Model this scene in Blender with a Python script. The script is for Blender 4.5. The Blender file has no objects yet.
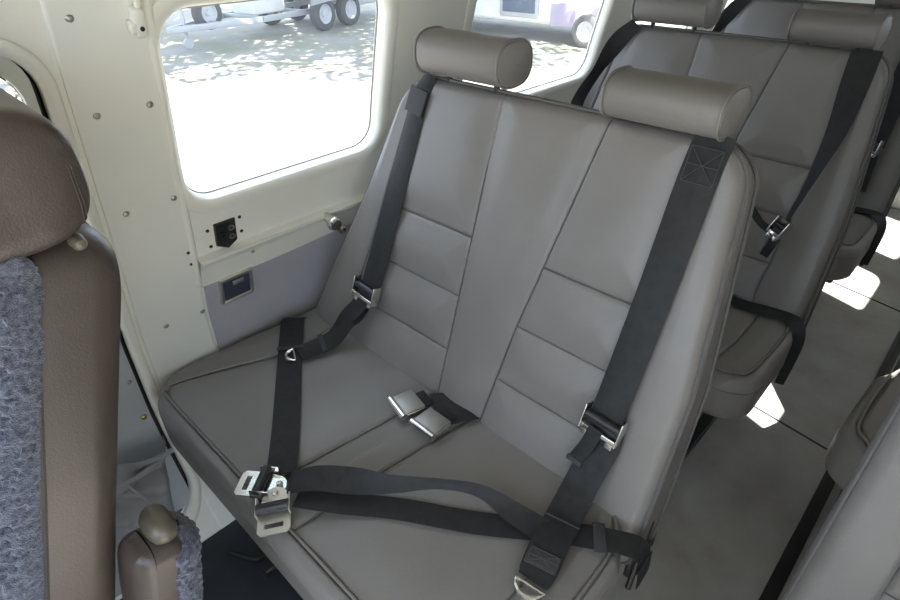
import bpy, bmesh, math, random
import numpy as np
from mathutils import Vector, Matrix, noise
random.seed(4)
SC = bpy.context.scene
COL = SC.collection
rad = math.radians

# ------------------------------------------------------------------ camera
cam = bpy.data.objects.new('camera', bpy.data.cameras.new('camera'))
COL.objects.link(cam)
cam.data.sensor_width = 36.0
cam.data.lens = 575.7 / 900.0 * 36.0
cam.data.clip_start = 0.01
cam.data.clip_end = 300
_vx = Vector((-262 - 450, -(-73 - 300), -575.7)); _vy = Vector((1124 - 450, -(-98 - 300), -575.7))
_X = (-_vx).normalized(); _Z = _X.cross(_vy.normalized()).normalized(); _Y = _Z.cross(_X)
_R = Matrix((_X, _Y, _Z))
cam.matrix_world = Matrix.Translation((1.15, 0.0, 1.27)) @ _R.to_4x4()
SC.camera = cam

# ------------------------------------------------------------------ light
SKY = 3.0
SUN = 22.0
SC.view_settings.view_transform = 'Standard'
SC.view_settings.look = 'None'
SC.view_settings.gamma = 1.0
SC.view_settings.use_curve_mapping = False
SC.view_settings.exposure = 0.50
w = bpy.data.worlds.new('sky'); SC.world = w; w.use_nodes = True
bg = w.node_tree.nodes['Background']
bg.inputs[0].default_value = (0.68, 0.81, 1.0, 1)
bg.inputs[1].default_value = SKY
sd = bpy.data.lights.new('sun', 'SUN'); sd.energy = SUN; sd.angle = rad(0.6); sd.color = (1.0, 0.95, 0.86)
so = bpy.data.objects.new('sun', sd); COL.objects.link(so)
SUNDIR = Vector((0.42, -0.27, 0.866)).normalized()
so.rotation_euler = SUNDIR.to_track_quat('Z', 'Y').to_euler(); so.location = (6, -4, 9)

def portal(name, loc, rot, sx, sy):
    l = bpy.data.lights.new(name, 'AREA'); l.shape = 'RECTANGLE'; l.size = sx; l.size_y = sy
    l.cycles.is_portal = True
    o = bpy.data.objects.new(name, l); COL.objects.link(o); o.location = loc; o.rotation_euler = rot
    return o

# ------------------------------------------------------------------ materials
def newmat(name):
    m = bpy.data.materials.new(name); m.use_nodes = True
    nt = m.node_tree; b = nt.nodes['Principled BSDF']
    return m, nt, b

def mat(name, col, rough=0.5, metal=0.0, var=0.0, vscale=8.0, bump=0.0, bscale=200.0, bdist=0.001,
        col2=None, spec=0.5, coat=0.0, sheen=0.0, detail=4.0, kind='noise', rvar=0.0):
    m, nt, b = newmat(name)
    N = nt.nodes; L = nt.links
    b.inputs['Roughness'].default_value = rough
    b.inputs['Metallic'].default_value = metal
    b.inputs['Specular IOR Level'].default_value = spec
    b.inputs['Coat Weight'].default_value = coat
    b.inputs['Sheen Weight'].default_value = sheen
    b.inputs['Base Color'].default_value = (*col, 1)
    tc = N.new('ShaderNodeTexCoord')
    if var > 0 or col2 is not None or rvar > 0:
        n = N.new('ShaderNodeTexNoise'); n.inputs['Scale'].default_value = vscale
        n.inputs['Detail'].default_value = detail; n.inputs['Roughness'].default_value = 0.6
        L.new(tc.outputs['Object'], n.inputs['Vector'])
        if var > 0 or col2 is not None:
            r = N.new('ShaderNodeValToRGB')
            c2 = col2 if col2 is not None else tuple(c * (1 - var) for c in col)
            c1 = col if col2 is not None else tuple(min(1, c * (1 + var)) for c in col)
            r.color_ramp.elements[0].position = 0.32; r.color_ramp.elements[0].color = (*c2, 1)
            r.color_ramp.elements[1].position = 0.68; r.color_ramp.elements[1].color = (*c1, 1)
            L.new(n.outputs['Fac'], r.inputs['Fac']); L.new(r.outputs['Color'], b.inputs['Base Color'])
        if rvar > 0:
            mr = N.new('ShaderNodeMapRange')
            mr.inputs['From Min'].default_value = 0.3; mr.inputs['From Max'].default_value = 0.7
            mr.inputs['To Min'].default_value = max(0, rough - rvar); mr.inputs['To Max'].default_value = min(1, rough + rvar)
            L.new(n.outputs['Fac'], mr.inputs['Value']); L.new(mr.outputs[0], b.inputs['Roughness'])
    if bump > 0:
        if kind == 'voronoi':
            t = N.new('ShaderNodeTexVoronoi'); t.inputs['Scale'].default_value = bscale; out = t.outputs['Distance']
        else:
            t = N.new('ShaderNodeTexNoise'); t.inputs['Scale'].default_value = bscale; t.inputs['Detail'].default_value = 3
            out = t.outputs['Fac']
        L.new(tc.outputs['Object'], t.inputs['Vector'])
        bp = N.new('ShaderNodeBump'); bp.inputs['Strength'].default_value = bump; bp.inputs['Distance'].default_value = bdist
        L.new(out, bp.inputs['Height']); L.new(bp.outputs[0], b.inputs['Normal'])
    return m

M = {}
M['leather'] = mat('grey_leather', (0.188, 0.174, 0.161), 0.40, var=0.06, vscale=5, bump=0.35, bscale=420, bdist=0.0006, kind='voronoi', rvar=0.05)
M['leather_seam'] = mat('grey_leather_seam', (0.105, 0.098, 0.092), 0.6)
M['piping'] = mat('grey_piping', (0.19, 0.172, 0.158), 0.45)
M['edge_piping'] = mat('dark_grey_edge_piping', (0.105, 0.098, 0.093), 0.5)
M['brown'] = mat('worn_brown_leather', (0.068, 0.053, 0.045), 0.34, var=0.06, vscale=9, bump=0.25, bscale=420, bdist=0.0006, kind='voronoi')
M['brown_seam'] = mat('brown_leather_stitching', (0.05, 0.042, 0.036), 0.7, bump=0.8, bscale=400)
M['fleece'] = mat('blue_grey_sheepskin', (0.14, 0.15, 0.20), 0.95, col2=(0.022, 0.022, 0.042), vscale=150, detail=4, bump=1.0, bscale=500, bdist=0.003, sheen=0.3)
M['cream'] = mat('cream_painted_panel', (0.86, 0.85, 0.77), 0.5, var=0.035, vscale=3, bump=0.08, bscale=300)
M['cream2'] = mat('cream_moulded_trim', (0.86, 0.84, 0.745), 0.42, var=0.03, vscale=4)
M['creamgrey'] = mat('grey_green_door_panel', (0.74, 0.76, 0.68), 0.5, var=0.03, vscale=4)
M['doorgrey'] = mat('grey_door_skin', (0.42, 0.44, 0.46), 0.5, var=0.05, vscale=6)
M['lilac'] = mat('lilac_grey_side_lining', (0.42, 0.41, 0.44), 0.65, var=0.04, vscale=10, bump=0.25, bscale=700)
M['roof'] = mat('cream_headliner', (0.42, 0.40, 0.35), 0.8)
M['web'] = mat('black_nylon_webbing', (0.020, 0.020, 0.020), 0.6, spec=0.3, var=0.25, vscale=60, bump=0.5, bscale=900, bdist=0.0005)
M['webpatch'] = mat('stitched_webbing_patch', (0.034, 0.034, 0.034), 0.7, bump=0.9, bscale=500, bdist=0.001)
M['blackplastic'] = mat('black_plastic', (0.02, 0.02, 0.021), 0.38)
M['rubber'] = mat('black_rubber_seal', (0.012, 0.012, 0.012), 0.6)
M['gasket'] = mat('grey_window_gasket', (0.30, 0.29, 0.26), 0.6)
M['blackmetal'] = mat('black_painted_metal', (0.018, 0.018, 0.019), 0.4, metal=0.2)
M['chrome'] = mat('worn_chrome', (0.75, 0.74, 0.70), 0.18, metal=1.0, rvar=0.08, vscale=60)
M['steel'] = mat('satin_steel', (0.74, 0.71, 0.65), 0.42, metal=1.0, rvar=0.08, vscale=50)
M['flap'] = mat('worn_steel_flap', (0.40, 0.375, 0.34), 0.42, metal=0.9, rvar=0.06, vscale=60)
M['thread'] = mat('grey_thread', (0.055, 0.055, 0.055), 0.8)
M['brass'] = mat('brass_screw', (0.55, 0.40, 0.18), 0.35, metal=1.0)
M['screw'] = mat('dull_screw', (0.42, 0.40, 0.36), 0.38, metal=0.9)
M['smoked'] = mat('dark_glossy_insert', (0.05, 0.06, 0.09), 0.12)
M['floor'] = mat('grey_floor_covering', (0.40, 0.395, 0.37), 0.5, col2=(0.29, 0.262, 0.24), vscale=5, bump=0.4, bscale=500, bdist=0.001)
M['mat_dark'] = mat('dark_floor_mat', (0.030, 0.034, 0.040), 0.6, var=0.2, vscale=12, bump=0.4, bscale=200)
M['canvas'] = mat('grey_canvas_pouch', (0.33, 0.33, 0.34), 0.8, var=0.08, vscale=15, bump=0.3, bscale=600)
M['cable'] = mat('pale_grey_cable', (0.35, 0.35, 0.35), 0.5)
M['ochre'] = mat('worn_beige_plastic', (0.11, 0.092, 0.065), 0.35, var=0.15, vscale=30)
M['alu'] = mat('galvanised_metal', (0.42, 0.43, 0.44), 0.5, metal=0.3)
M['white'] = mat('white_paint', (0.66, 0.66, 0.64), 0.4)
M['tyre'] = mat('tyre_rubber', (0.09, 0.09, 0.09), 0.85)
M['rim'] = mat('white_wheel_rim', (0.50, 0.51, 0.53), 0.4)
M['dkglass'] = mat('dark_vehicle_glass', (0.10, 0.12, 0.17), 0.1)
M['purple'] = mat('purple_haze_tint', (0.36, 0.31, 0.40), 0.5)  # tint of reflection and haze over the van, given as a colour
M['leaf'] = mat('tree_leaf', (0.10, 0.17, 0.05), 0.6, var=0.3, vscale=2)
M['bark'] = mat('tree_bark', (0.20, 0.15, 0.11), 0.9)

# dry ground with sandy and grassy patches
m, nt, b = newmat('dry_sandy_grass'); N = nt.nodes; L = nt.links
tc = N.new('ShaderNodeTexCoord')
n1 = N.new('ShaderNodeTexNoise'); n1.inputs['Scale'].default_value = 0.9; n1.inputs['Detail'].default_value = 8
n2 = N.new('ShaderNodeTexNoise'); n2.inputs['Scale'].default_value = 9; n2.inputs['Detail'].default_value = 6
r = N.new('ShaderNodeValToRGB')
r.color_ramp.elements[0].position = 0.35; r.color_ramp.elements[0].color = (0.27, 0.27, 0.19, 1)
r.color_ramp.elements[1].position = 0.62; r.color_ramp.elements[1].color = (0.36, 0.34, 0.32, 1)
mx = N.new('ShaderNodeMixRGB'); mx.blend_type = 'MULTIPLY'; mx.inputs[0].default_value = 0.35
L.new(tc.outputs['Object'], n1.inputs['Vector']); L.new(tc.outputs['Object'], n2.inputs['Vector'])
L.new(n1.outputs['Fac'], r.inputs['Fac']); L.new(r.outputs[0], mx.inputs[1]); L.new(n2.outputs['Color'], mx.inputs[2])
L.new(mx.outputs[0], b.inputs['Base Color']); b.inputs['Roughness'].default_value = 0.95
M['ground'] = m

# window pane: clear acrylic with a faint reflection
def pane_mat(name, tint, haze):
    m = bpy.data.materials.new(name); m.use_nodes = True; nt = m.node_tree; nt.nodes.clear()
    o = nt.nodes.new('ShaderNodeOutputMaterial'); t = nt.nodes.new('ShaderNodeBsdfTransparent')
    g = nt.nodes.new('ShaderNodeBsdfGlossy'); g.inputs['Roughness'].default_value = 0.03
    d = nt.nodes.new('ShaderNodeBsdfTranslucent'); d.inputs['Color'].default_value = (0.9, 0.9, 0.95, 1)
    t.inputs['Color'].default_value = (*tint, 1)
    a = nt.nodes.new('ShaderNodeMixShader'); c = nt.nodes.new('ShaderNodeMixShader')
    a.inputs[0].default_value = 0.05; c.inputs[0].default_value = haze
    nt.links.new(t.outputs[0], a.inputs[1]); nt.links.new(g.outputs[0], a.inputs[2])
    nt.links.new(a.outputs[0], c.inputs[1]); nt.links.new(d.outputs[0], c.inputs[2])
    nt.links.new(c.outputs[0], o.inputs[0])
    return m
M['pane'] = pane_mat('clear_acrylic_pane', (0.97, 0.98, 1.0), 0.03)

# ------------------------------------------------------------------ mesh tools
class MB:
    def __init__(s): s.v = []; s.f = []; s.m = []
    def add(s, vs, fs, mi=0):
        o = len(s.v); s.v += [tuple(p) for p in vs]; s.f += [tuple(i + o for i in f) for f in fs]; s.m += [mi] * len(fs)
    def grid(s, P, mi=0, closeu=False, flip=False):      # P[row][col] -> points
        P = [[tuple(q) for q in row] for row in P]; nr, nc = len(P), len(P[0]); o = len(s.v)
        for row in P: s.v += row
        for i in range(nr - 1):
            for j in range(nc if closeu else nc - 1):
                a = o + i * nc + j; b_ = o + i * nc + (j + 1) % nc; c = b_ + nc; d = a + nc
                s.f.append((a, d, c, b_) if flip else (a, b_, c, d)); s.m.append(mi)
    def box(s, c, d, rot=None, mi=0, bev=0.0):
        c = Vector(c); hx, hy, hz = d[0] / 2, d[1] / 2, d[2] / 2
        bm = bmesh.new(); bmesh.ops.create_cube(bm, size=1.0)
        for v in bm.verts: v.co = Vector((v.co.x * d[0], v.co.y * d[1], v.co.z * d[2]))
        if bev > 0:
            bmesh.ops.bevel(bm, geom=bm.edges[:], offset=min(bev, 0.48 * min(d)), segments=3, affect='EDGES', profile=0.5)
        bm.verts.ensure_lookup_table(); bm.verts.index_update()
        R_ = rot if rot is not None else Matrix.Identity(3)
        s.add([c + R_ @ v.co for v in bm.verts], [[v.index for v in f.verts] for f in bm.faces], mi); bm.free()
    def tube(s, pts, r, n=8, mi=0, closed=False, cap=True):
        pts = [Vector(p) for p in pts]; k = len(pts)
        rr = r if isinstance(r, (list, tuple)) else [r] * k
        rows = []; prev = None
        for i, p in enumerate(pts):
            a = pts[(i - 1) % k] if (closed or i > 0) else p
            b_ = pts[(i + 1) % k] if (closed or i < k - 1) else p
            t = (b_ - a); t = t.normalized() if t.length > 1e-9 else Vector((0, 0, 1))
            if prev is None:
                h = Vector((0, 0, 1)) if abs(t.z) < 0.9 else Vector((1, 0, 0))
                nrm = t.cross(h).normalized()
            else:
                nrm = (prev - t * prev.dot(t)).normalized()
            prev = nrm; bi = t.cross(nrm)
            rows.append([p + (nrm * math.cos(q * 2 * math.pi / n) + bi * math.sin(q * 2 * math.pi / n)) * rr[i] for q in range(n)])
        if closed: rows.append(rows[0])
        o = len(s.v); s.grid(rows, mi, closeu=True)
        if cap and not closed:
            s.f.append(tuple(o + q for q in range(n))[::-1]); s.m.append(mi)
            e = o + (len(rows) - 1) * n; s.f.append(tuple(e + q for q in range(n))); s.m.append(mi)
    def lathe(s, prof, c, axis='z', n=32, mi=0, rot=None):
        rows = []
        for (rad_, h) in prof:
            row = []
            for q in range(n):
                a = 2 * math.pi * q / n; x, y = rad_ * math.cos(a), rad_ * math.sin(a)
                v = {'z': Vector((x, y, h)), 'x': Vector((h, x, y)), 'y': Vector((y, h, x))}[axis]
                if rot is not None: v = rot @ v
                row.append(Vector(c) + v)
            rows.append(row)
        s.grid(rows, mi, closeu=True)
    def build(s, name, mats, parent=None, smooth=True, loc=None, weld=False):
        me = bpy.data.meshes.new(name); me.from_pydata(s.v, [], s.f); me.update()
        for m_ in (mats if isinstance(mats, (list, tuple)) else [mats]): me.materials.append(M[m_])
        me.polygons.foreach_set('material_index', s.m)
        bm = bmesh.new(); bm.from_mesh(me)
        if weld: bmesh.ops.remove_doubles(bm, verts=bm.verts, dist=1e-5)
        bmesh.ops.recalc_face_normals(bm, faces=bm.faces)
        if smooth:
            for f in bm.faces: f.smooth = True
            for e in bm.edges:
                if len(e.link_faces) == 2 and e.calc_face_angle(0) > rad(38): e.smooth = False
        bm.to_mesh(me); bm.free()
        o = bpy.data.objects.new(name, me); COL.objects.link(o)
        if parent is not None: o.parent = parent
        if loc is not None: o.location = loc
        return o

def tag(o, label=None, cat=None, group=None, kind=None):
    if label: o['label'] = label
    if cat: o['category'] = cat
    if group: o['group'] = group
    if kind: o['kind'] = kind
    return o
def empty(name, loc=(0, 0, 0)):
    o = bpy.data.objects.new(name, None); COL.objects.link(o); o.location = loc; o.empty_display_size = 0.05
    return o
def struct(o): o['kind'] = 'structure'; return o
def copy_tree(o, parent=None):
    c = o.copy(); COL.objects.link(c)
    if parent is not None: c.parent = parent
    for ch in [x for x in list(COL.objects) if x.parent == o and x is not c]: copy_tree(ch, c)
    return c

def catmull(P, n=8):
    P = [np.array(p, float) for p in P]
    if len(P) < 3: return [P[0] + (P[1] - P[0]) * t for t in np.linspace(0, 1, n + 1)]
    Q = [2 * P[0] - P[1]] + P + [2 * P[-1] - P[-2]]; out = []
    for i in range(1, len(Q) - 2):
        for k in range(n):
            t = k / n
            out.append(0.5 * ((2 * Q[i]) + (-Q[i - 1] + Q[i + 1]) * t + (2 * Q[i - 1] - 5 * Q[i] + 4 * Q[i + 1] - Q[i + 2]) * t * t
                              + (-Q[i - 1] + 3 * Q[i] - 3 * Q[i + 1] + Q[i + 2]) * t ** 3))
    out.append(P[-1]); return out

def ribbon(mb, pts, width, thick=0.0022, n=10, mi=0, curl=0.0):
    """pts: (x,y,z, nx,ny,nz[, width factor]); a strap lying with its face along the normal."""
    Q = catmull([tuple(p) + ((1.0,) if len(p) == 6 else ()) for p in pts], n)
    top, bot = [], []
    K = 7
    for i, q in enumerate(Q):
        p = Vector(q[:3]); a = Vector(Q[max(i - 1, 0)][:3]); b_ = Vector(Q[min(i + 1, len(Q) - 1)][:3])
        t = (b_ - a).normalized(); nn = Vector(q[3:6]).normalized(); sd_ = t.cross(nn).normalized(); nn = sd_.cross(t).normalized()
        wd = width * q[6]; rt, rb = [], []
        for k in range(K):
            s_ = (k / (K - 1) - 0.5) * 2
            off = nn * (curl * (s_ * s_))
            e = 0.35 if abs(s_) > 0.99 else 1.0
            rt.append(p + sd_ * (s_ * wd / 2) + off + nn * thick / 2 * e)
            rb.append(p + sd_ * (s_ * wd / 2) + off - nn * thick / 2 * e)
        top.append(rt + rb[::-1])
    mb.grid(top, mi, closeu=True)
    o = len(mb.v) - len(top) * 2 * K
    mb.f.append(tuple(o + q for q in range(2 * K))); mb.m.append(mi)
    e = len(mb.v) - 2 * K; mb.f.append(tuple(e + q for q in range(2 * K))[::-1]); mb.m.append(mi)
    return Q

def seg_dist(X, Y, poly):
    d = np.full(X.shape, 9.0)
    for (x0, y0), (x1, y1) in zip(poly[:-1], poly[1:]):
        dx, dy = x1 - x0, y1 - y0; L2 = dx * dx + dy * dy + 1e-12
        t = np.clip(((X - x0) * dx + (Y - y0) * dy) / L2, 0, 1)
        d = np.minimum(d, np.hypot(X - x0 - t * dx, Y - y0 - t * dy))
    return d

def pad(edges, v0, v1, T, seams, Mx, re=0.022, nu=200, nv=180, puff=0.008, groove=0.006, gw=0.0035, psig=0.03,
        rc=(0.05, 0.05, 0.05, 0.05), crown=0.0, seam_r=0.0012, wrinkle=0.0, seed=0, bottom_round=0.015, plain=0):
    """Upholstered pad. edges(v)->(xl,xr); rc radii: bottom-left, bottom-right, top-left, top-right."""
    mb = MB()
    def ease(k): t = np.linspace(-1, 1, k); return 0.55 * np.sin(t * np.pi / 2) + 0.45 * t
    S = ease(nu); Tv = (ease(nv) + 1) / 2; V = v0 + (v1 - v0) * Tv
    xl = np.zeros(nv); xr = np.zeros(nv)
    for i, v in enumerate(V):
        a, b_ = edges(v)
        for side, (rb, rt) in (('l', (rc[0], rc[2])), ('r', (rc[1], rc[3]))):
            ins = 0
            if v - v0 < rb: ins = rb - math.sqrt(max(0, rb * rb - (rb - (v - v0)) ** 2))
            if v1 - v < rt: ins = rt - math.sqrt(max(0, rt * rt - (rt - (v1 - v)) ** 2))
            if side == 'l': a += ins
            else: b_ -= ins
        xl[i] = a; xr[i] = b_
    U = xl[:, None] + (S[None, :] + 1) / 2 * (xr - xl)[:, None]
    VV = np.repeat(V[:, None], nu, 1)
    ring = [(U[0, j], V[0]) for j in range(nu)] + [(U[i, -1], V[i]) for i in range(1, nv)] + \
           [(U[-1, j], V[-1]) for j in range(nu - 2, -1, -1)] + [(U[i, 0], V[i]) for i in range(nv - 2, 0, -1)]
    D = np.minimum(np.minimum(U - xl[:, None], xr[:, None] - U), np.minimum(VV - v0, v1 - VV))
    D = np.maximum(D, 0)
    dd = np.clip(D / re, 0, 1); rnd = re * (1 - np.sqrt(1 - (1 - dd) ** 2))
    H = np.zeros_like(U); ds = np.full(U.shape, 9.0)
    for sm in seams: ds = np.minimum(ds, seg_dist(U, VV, sm))
    ds2 = np.minimum(ds, D + 0.01)
    H += puff * (1 - np.exp(-(ds2 / psig) ** 2)) - groove * np.exp(-(ds / gw) ** 2)
    if crown:
        H += crown * np.sin(np.pi * np.clip((VV - v0) / (v1 - v0), 0, 1)) * np.sin(np.pi * np.clip((U - xl[:, None]) / (xr - xl)[:, None], 0, 1))
    if wrinkle:
        for i in range(0, nv):
            for j in range(0, nu):
                H[i, j] += wrinkle * noise.noise(Vector((U[i, j] * 9 + seed, VV[i, j] * 9, seed)))
    W = H - rnd
    def tr(u, v, w_): return Mx @ Vector((u, v, w_))
    Tf = (lambda v: T(v)) if callable(T) else (lambda v: T)
    mb.grid([[tr(U[i, j], VV[i, j], W[i, j]) for j in range(nu)] for i in range(nv)])
    # gusset and back
    fr = [tr(u, v, -re) for u, v in ring]
    bk = [tr(u, v, -Tf(v) + bottom_round) for u, v in ring]
    cu = sum(p[0] for p in ring) / len(ring); cv = (v0 + v1) / 2
    def inset(u, v, d): 
        q = Vector((u - cu, v - cv)); l = q.length; q = q * ((l - d) / l); return cu + q.x, cv + q.y
    rows = [fr, bk]
    for k in (0.3, 0.7, 1.0):
        a = k * math.pi / 2
        rows.append([tr(*inset(u, v, bottom_round * (1 - math.cos(a))), -Tf(v) + bottom_round * (1 - math.sin(a))) for u, v in ring])
    mb.grid(rows, 0, closeu=True)
    o = len(mb.v) - len(ring)
    c = len(mb.v); mb.v.append(tuple(tr(cu, cv, -Tf(cv))))
    for i in range(len(ring)): mb.f.append((o + i, o + (i + 1) % len(ring), c)); mb.m.append(0)
    # dark stitch thread sunk in each groove
    if seam_r > 0:
        for sm in seams[plain:]:
            pts = []
            for (a, b_) in zip(sm[:-1], sm[1:]):
                for k in range(12): pts.append((a[0] + (b_[0] - a[0]) * k / 12, a[1] + (b_[1] - a[1]) * k / 12))
            pts.append(sm[-1])
            path = []
            for x, y in pts:
                i = int(np.argmin(np.abs(V - y))); j = int(np.argmin(np.abs(U[i] - x)))
                i0, i1, j0, j1 = max(i - 2, 0), i + 3, max(j - 2, 0), j + 3
                path.append(float(W[i0:i1, j0:j1].mean()) * 0.6 + float(W[i0:i1, j0:j1].min()) * 0.4)
            path = np.convolve(np.pad(path, 3, mode='edge'), np.ones(7) / 7, 'valid')
            mb.tube([tr(x, y, h_ + 0.0004) for (x, y), h_ in zip(pts, path)], seam_r, 5, 1)
    return mb, ring, tr

SEC = Matrix.Identity(4)
# ================================================================== STRUCTURE
ZS = [0, 0.08, 0.2, 0.3, 0.5, 0.7, 0.9, 1.1, 1.3, 1.45]
XS = [0.125, 0.05, -0.01, -0.04, -0.035, 0.016, 0.06, 0.11, 0.18, 0.28]
CW = 1.64
def xw(z): return float(np.interp(z, ZS, XS))
def rrect(y0, y1, z0, z1, r, n=8):
    P = []
    for cy, cz, a0 in ((y1 - r, z1 - r, 0), (y0 + r, z1 - r, 90), (y0 + r, z0 + r, 180), (y1 - r, z0 + r, 270)):
        for k in range(n + 1):
            a = rad(a0 + 90 * k / n); P.append((cy + r * math.cos(a), cz + r * math.sin(a)))
    Q = []                                   # subdivide straight runs
    for i in range(len(P)):
        a, b_ = P[i], P[(i + 1) % len(P)]; l = math.hypot(b_[0] - a[0], b_[1] - a[1]); k = max(1, int(l / 0.03))
        for q in range(k): Q.append((a[0] + (b_[0] - a[0]) * q / k, a[1] + (b_[1] - a[1]) * q / k))
    return Q
def rect_ray(c, p, R4):
    y0, y1, z0, z1 = R4; dy, dz = p[0] - c[0], p[1] - c[1]; t = 9e9
    if dy > 1e-9: t = min(t, (y1 - c[0]) / dy)
    if dy < -1e-9: t = min(t, (y0 - c[0]) / dy)
    if dz > 1e-9: t = min(t, (z1 - c[1]) / dz)
    if dz < -1e-9: t = min(t, (z0 - c[1]) / dz)
    return (c[0] + dy * t, c[1] + dz * t)
def wall_mesh(side, patches, holes, z_lo, z_hi, y_lo, y_hi, z_split, thick=0.035):
    """cabin side from y/z patches; each hole (y0,y1,z0,z1,r) sits in its own patch."""
    f = (lambda y, z, d=0: (xw(z) - d, y, z)) if side == 'l' else (lambda y, z, d=0: (CW - xw(z) + d, y, z))
    mb = MB()
    zz = sorted(set([z_lo, z_split] + [z for z in ZS if z_lo < z < z_split] + list(np.linspace(z_lo, z_split, 14))))
    mb.grid([[f(y, z) for y in np.linspace(y_lo, y_hi, 60)] for z in zz])
    for (ya, yb), h in zip(patches, holes):
        z_s = z_split
        if h is not None and h[2] < z_split: z_s = z_lo
        if h is None:
            mb.grid([[f(y, z) for y in np.linspace(ya, yb, 8)] for z in np.linspace(z_split, z_hi, 16)]); continue
        H = rrect(*h); c = ((h[0] + h[1]) / 2, (h[2] + h[3]) / 2); R4 = (ya, yb, z_s, z_hi)
        O = [rect_ray(c, p, R4) for p in H]
        for cy in (ya, yb):                  # pull nearest outline sample onto each corner
            for cz in (z_s, z_hi):
                k = min(range(len(O)), key=lambda i: (O[i][0] - cy) ** 2 + (O[i][1] - cz) ** 2); O[k] = (cy, cz)
        rows = []
        rows.append([f(y, z, thick) for y, z in H])
        for k in range(0, 9):
            t = k / 8; rows.append([f(y + (oy - y) * t, z + (oz - z) * t) for (y, z), (oy, oz) in zip(H, O)])
        mb.grid(rows, 0, closeu=True)
    return mb
PL = [(-0.70, 0.2375), (0.2375, 0.375), (0.375, 1.02), (1.02, 1.93), (1.93, 2.70), (2.70, 3.72)]
W0 = (-0.62, 0.213, 0.06, 1.127, 0.07)
W1 = (0.396, 0.884, 0.793, 1.155, 0.060)
W2 = (1.170, 1.835, 0.800, 1.150, 0.065)
W3 = (2.03, 2.60, 0.800, 1.150, 0.065)
W4 = (2.85, 3.40, 0.800, 1.150, 0.065)
HL = [W0, None, W1, W2, W3, W4]
struct(wall_mesh('l', PL, HL, 0.0, 1.45, 0.2375, 3.72, 0.69).build('wall_left', 'cream2'))
PR = [(-0.70, 0.15), (0.15, 0.80), (0.80, 1.60), (1.60, 2.42), (2.42, 3.00), (3.00, 3.72)]
HR = [(-0.62, 0.05, 0.30, 1.25, 0.08), None, (1.12, 1.375, 1.11, 1.34, 0.05), (2.00, 2.34, 1.07, 1.34, 0.06), (2.53, 2.96, 1.06, 1.34, 0.06), None]  # first opening is unseen, added to let more daylight onto the backrests
struct(wall_mesh('r', PR, HR, 0.0, 1.45, 0.15, 3.72, 0.69).build('wall_right', 'cream2'))
mb = MB()
mb.box((0.82, 1.51, -0.02), (1.50, 4.45, 0.04), bev=0.0); struct(mb.build('floor', 'floor', smooth=False))
mb = MB(); rows = []
for y in (-0.70, 3.72):
    rows.append([(0.82 - 0.54 * math.cos(a), y, 1.45 + 0.12 * math.sin(a)) for a in np.linspace(0, math.pi, 24)])
for y in (3.72, -0.70):
    rows.append([(0.82 - 0.56 * math.cos(a), y, 1.45 + 0.14 * math.sin(a)) for a in np.linspace(0, math.pi, 24)])
rows.append(rows[0]); mb.grid(rows); struct(mb.build('ceiling', 'roof'))
def endwall(y, name, zc):
    mb = MB(); pts = [(xw(z) - .01, z) for z in ZS if z <= zc]
    P = [(x, z) for x, z in pts] + ([(0.82 - 0.54 * math.cos(a), 1.45 + 0.12 * math.sin(a)) for a in np.linspace(0.1, math.pi - 0.1, 12)] if zc > 1.4 else []) + [(CW - x, z) for x, z in pts[::-1]]
    k = len(P)
    mb.add([(x, y, z) for x, z in P] + [(x, y + 0.03, z) for x, z in P], [tuple(range(k)), tuple(range(2 * k - 1, k - 1, -1))] + [(i, (i + 1) % k, k + (i + 1) % k, k + i) for i in range(k)])
    struct(mb.build(name, 'cream2', smooth=False))
endwall(3.70, 'wall_back', 1.46)
endwall(-0.73, 'wall_front', 0.70)
mb = MB(); mb.box((1.05, 3.58, 0.045), (1.0, 0.22, 0.09), bev=0.01); struct(mb.build('trim_1', 'cream2'))

# dark mat beside the wall under and before the bench, and the seat rail grooves
mb = MB(); mb.box((0.52, 0.10, 0.004), (0.80, 1.10, 0.008), bev=0.003)
tag(mb.build('floor_mat', 'mat_dark'), 'dark rubber floor mat on the floor in front of the nearest bench seat', 'floor mat')
for i, x in enumerate((1.165, 0.70)):
    t = empty('seat_rail', (x, 1.5, 0))
    tag(t, ['long metal seat rail let into the floor on the far side of the aisle', 'long metal seat rail in the floor under the double bench seats'][i], 'seat rail', 'floor rails')
    mb = MB(); mb.box((0, 0, 0.004), (0.030, 4.2, 0.007), bev=0.002); mb.build('rail_track', 'blackmetal', t)
    mb = MB(); mb.box((0, 0, 0.0077), (0.008, 4.2, 0.0015)); mb.build('rail_slot', 'rubber', t)

for i, (a, b_) in enumerate((((0.30, 1.66), (1.60, 1.45)), ((0.30, 2.64), (1.60, 2.33)))):
    mb = MB(); mb.tube([(a[0], a[1], 0.001), (b_[0], b_[1], 0.001)], 0.0028, 6); struct(mb.build('trim_%d' % (i + 7), 'mat_dark'))
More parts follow.
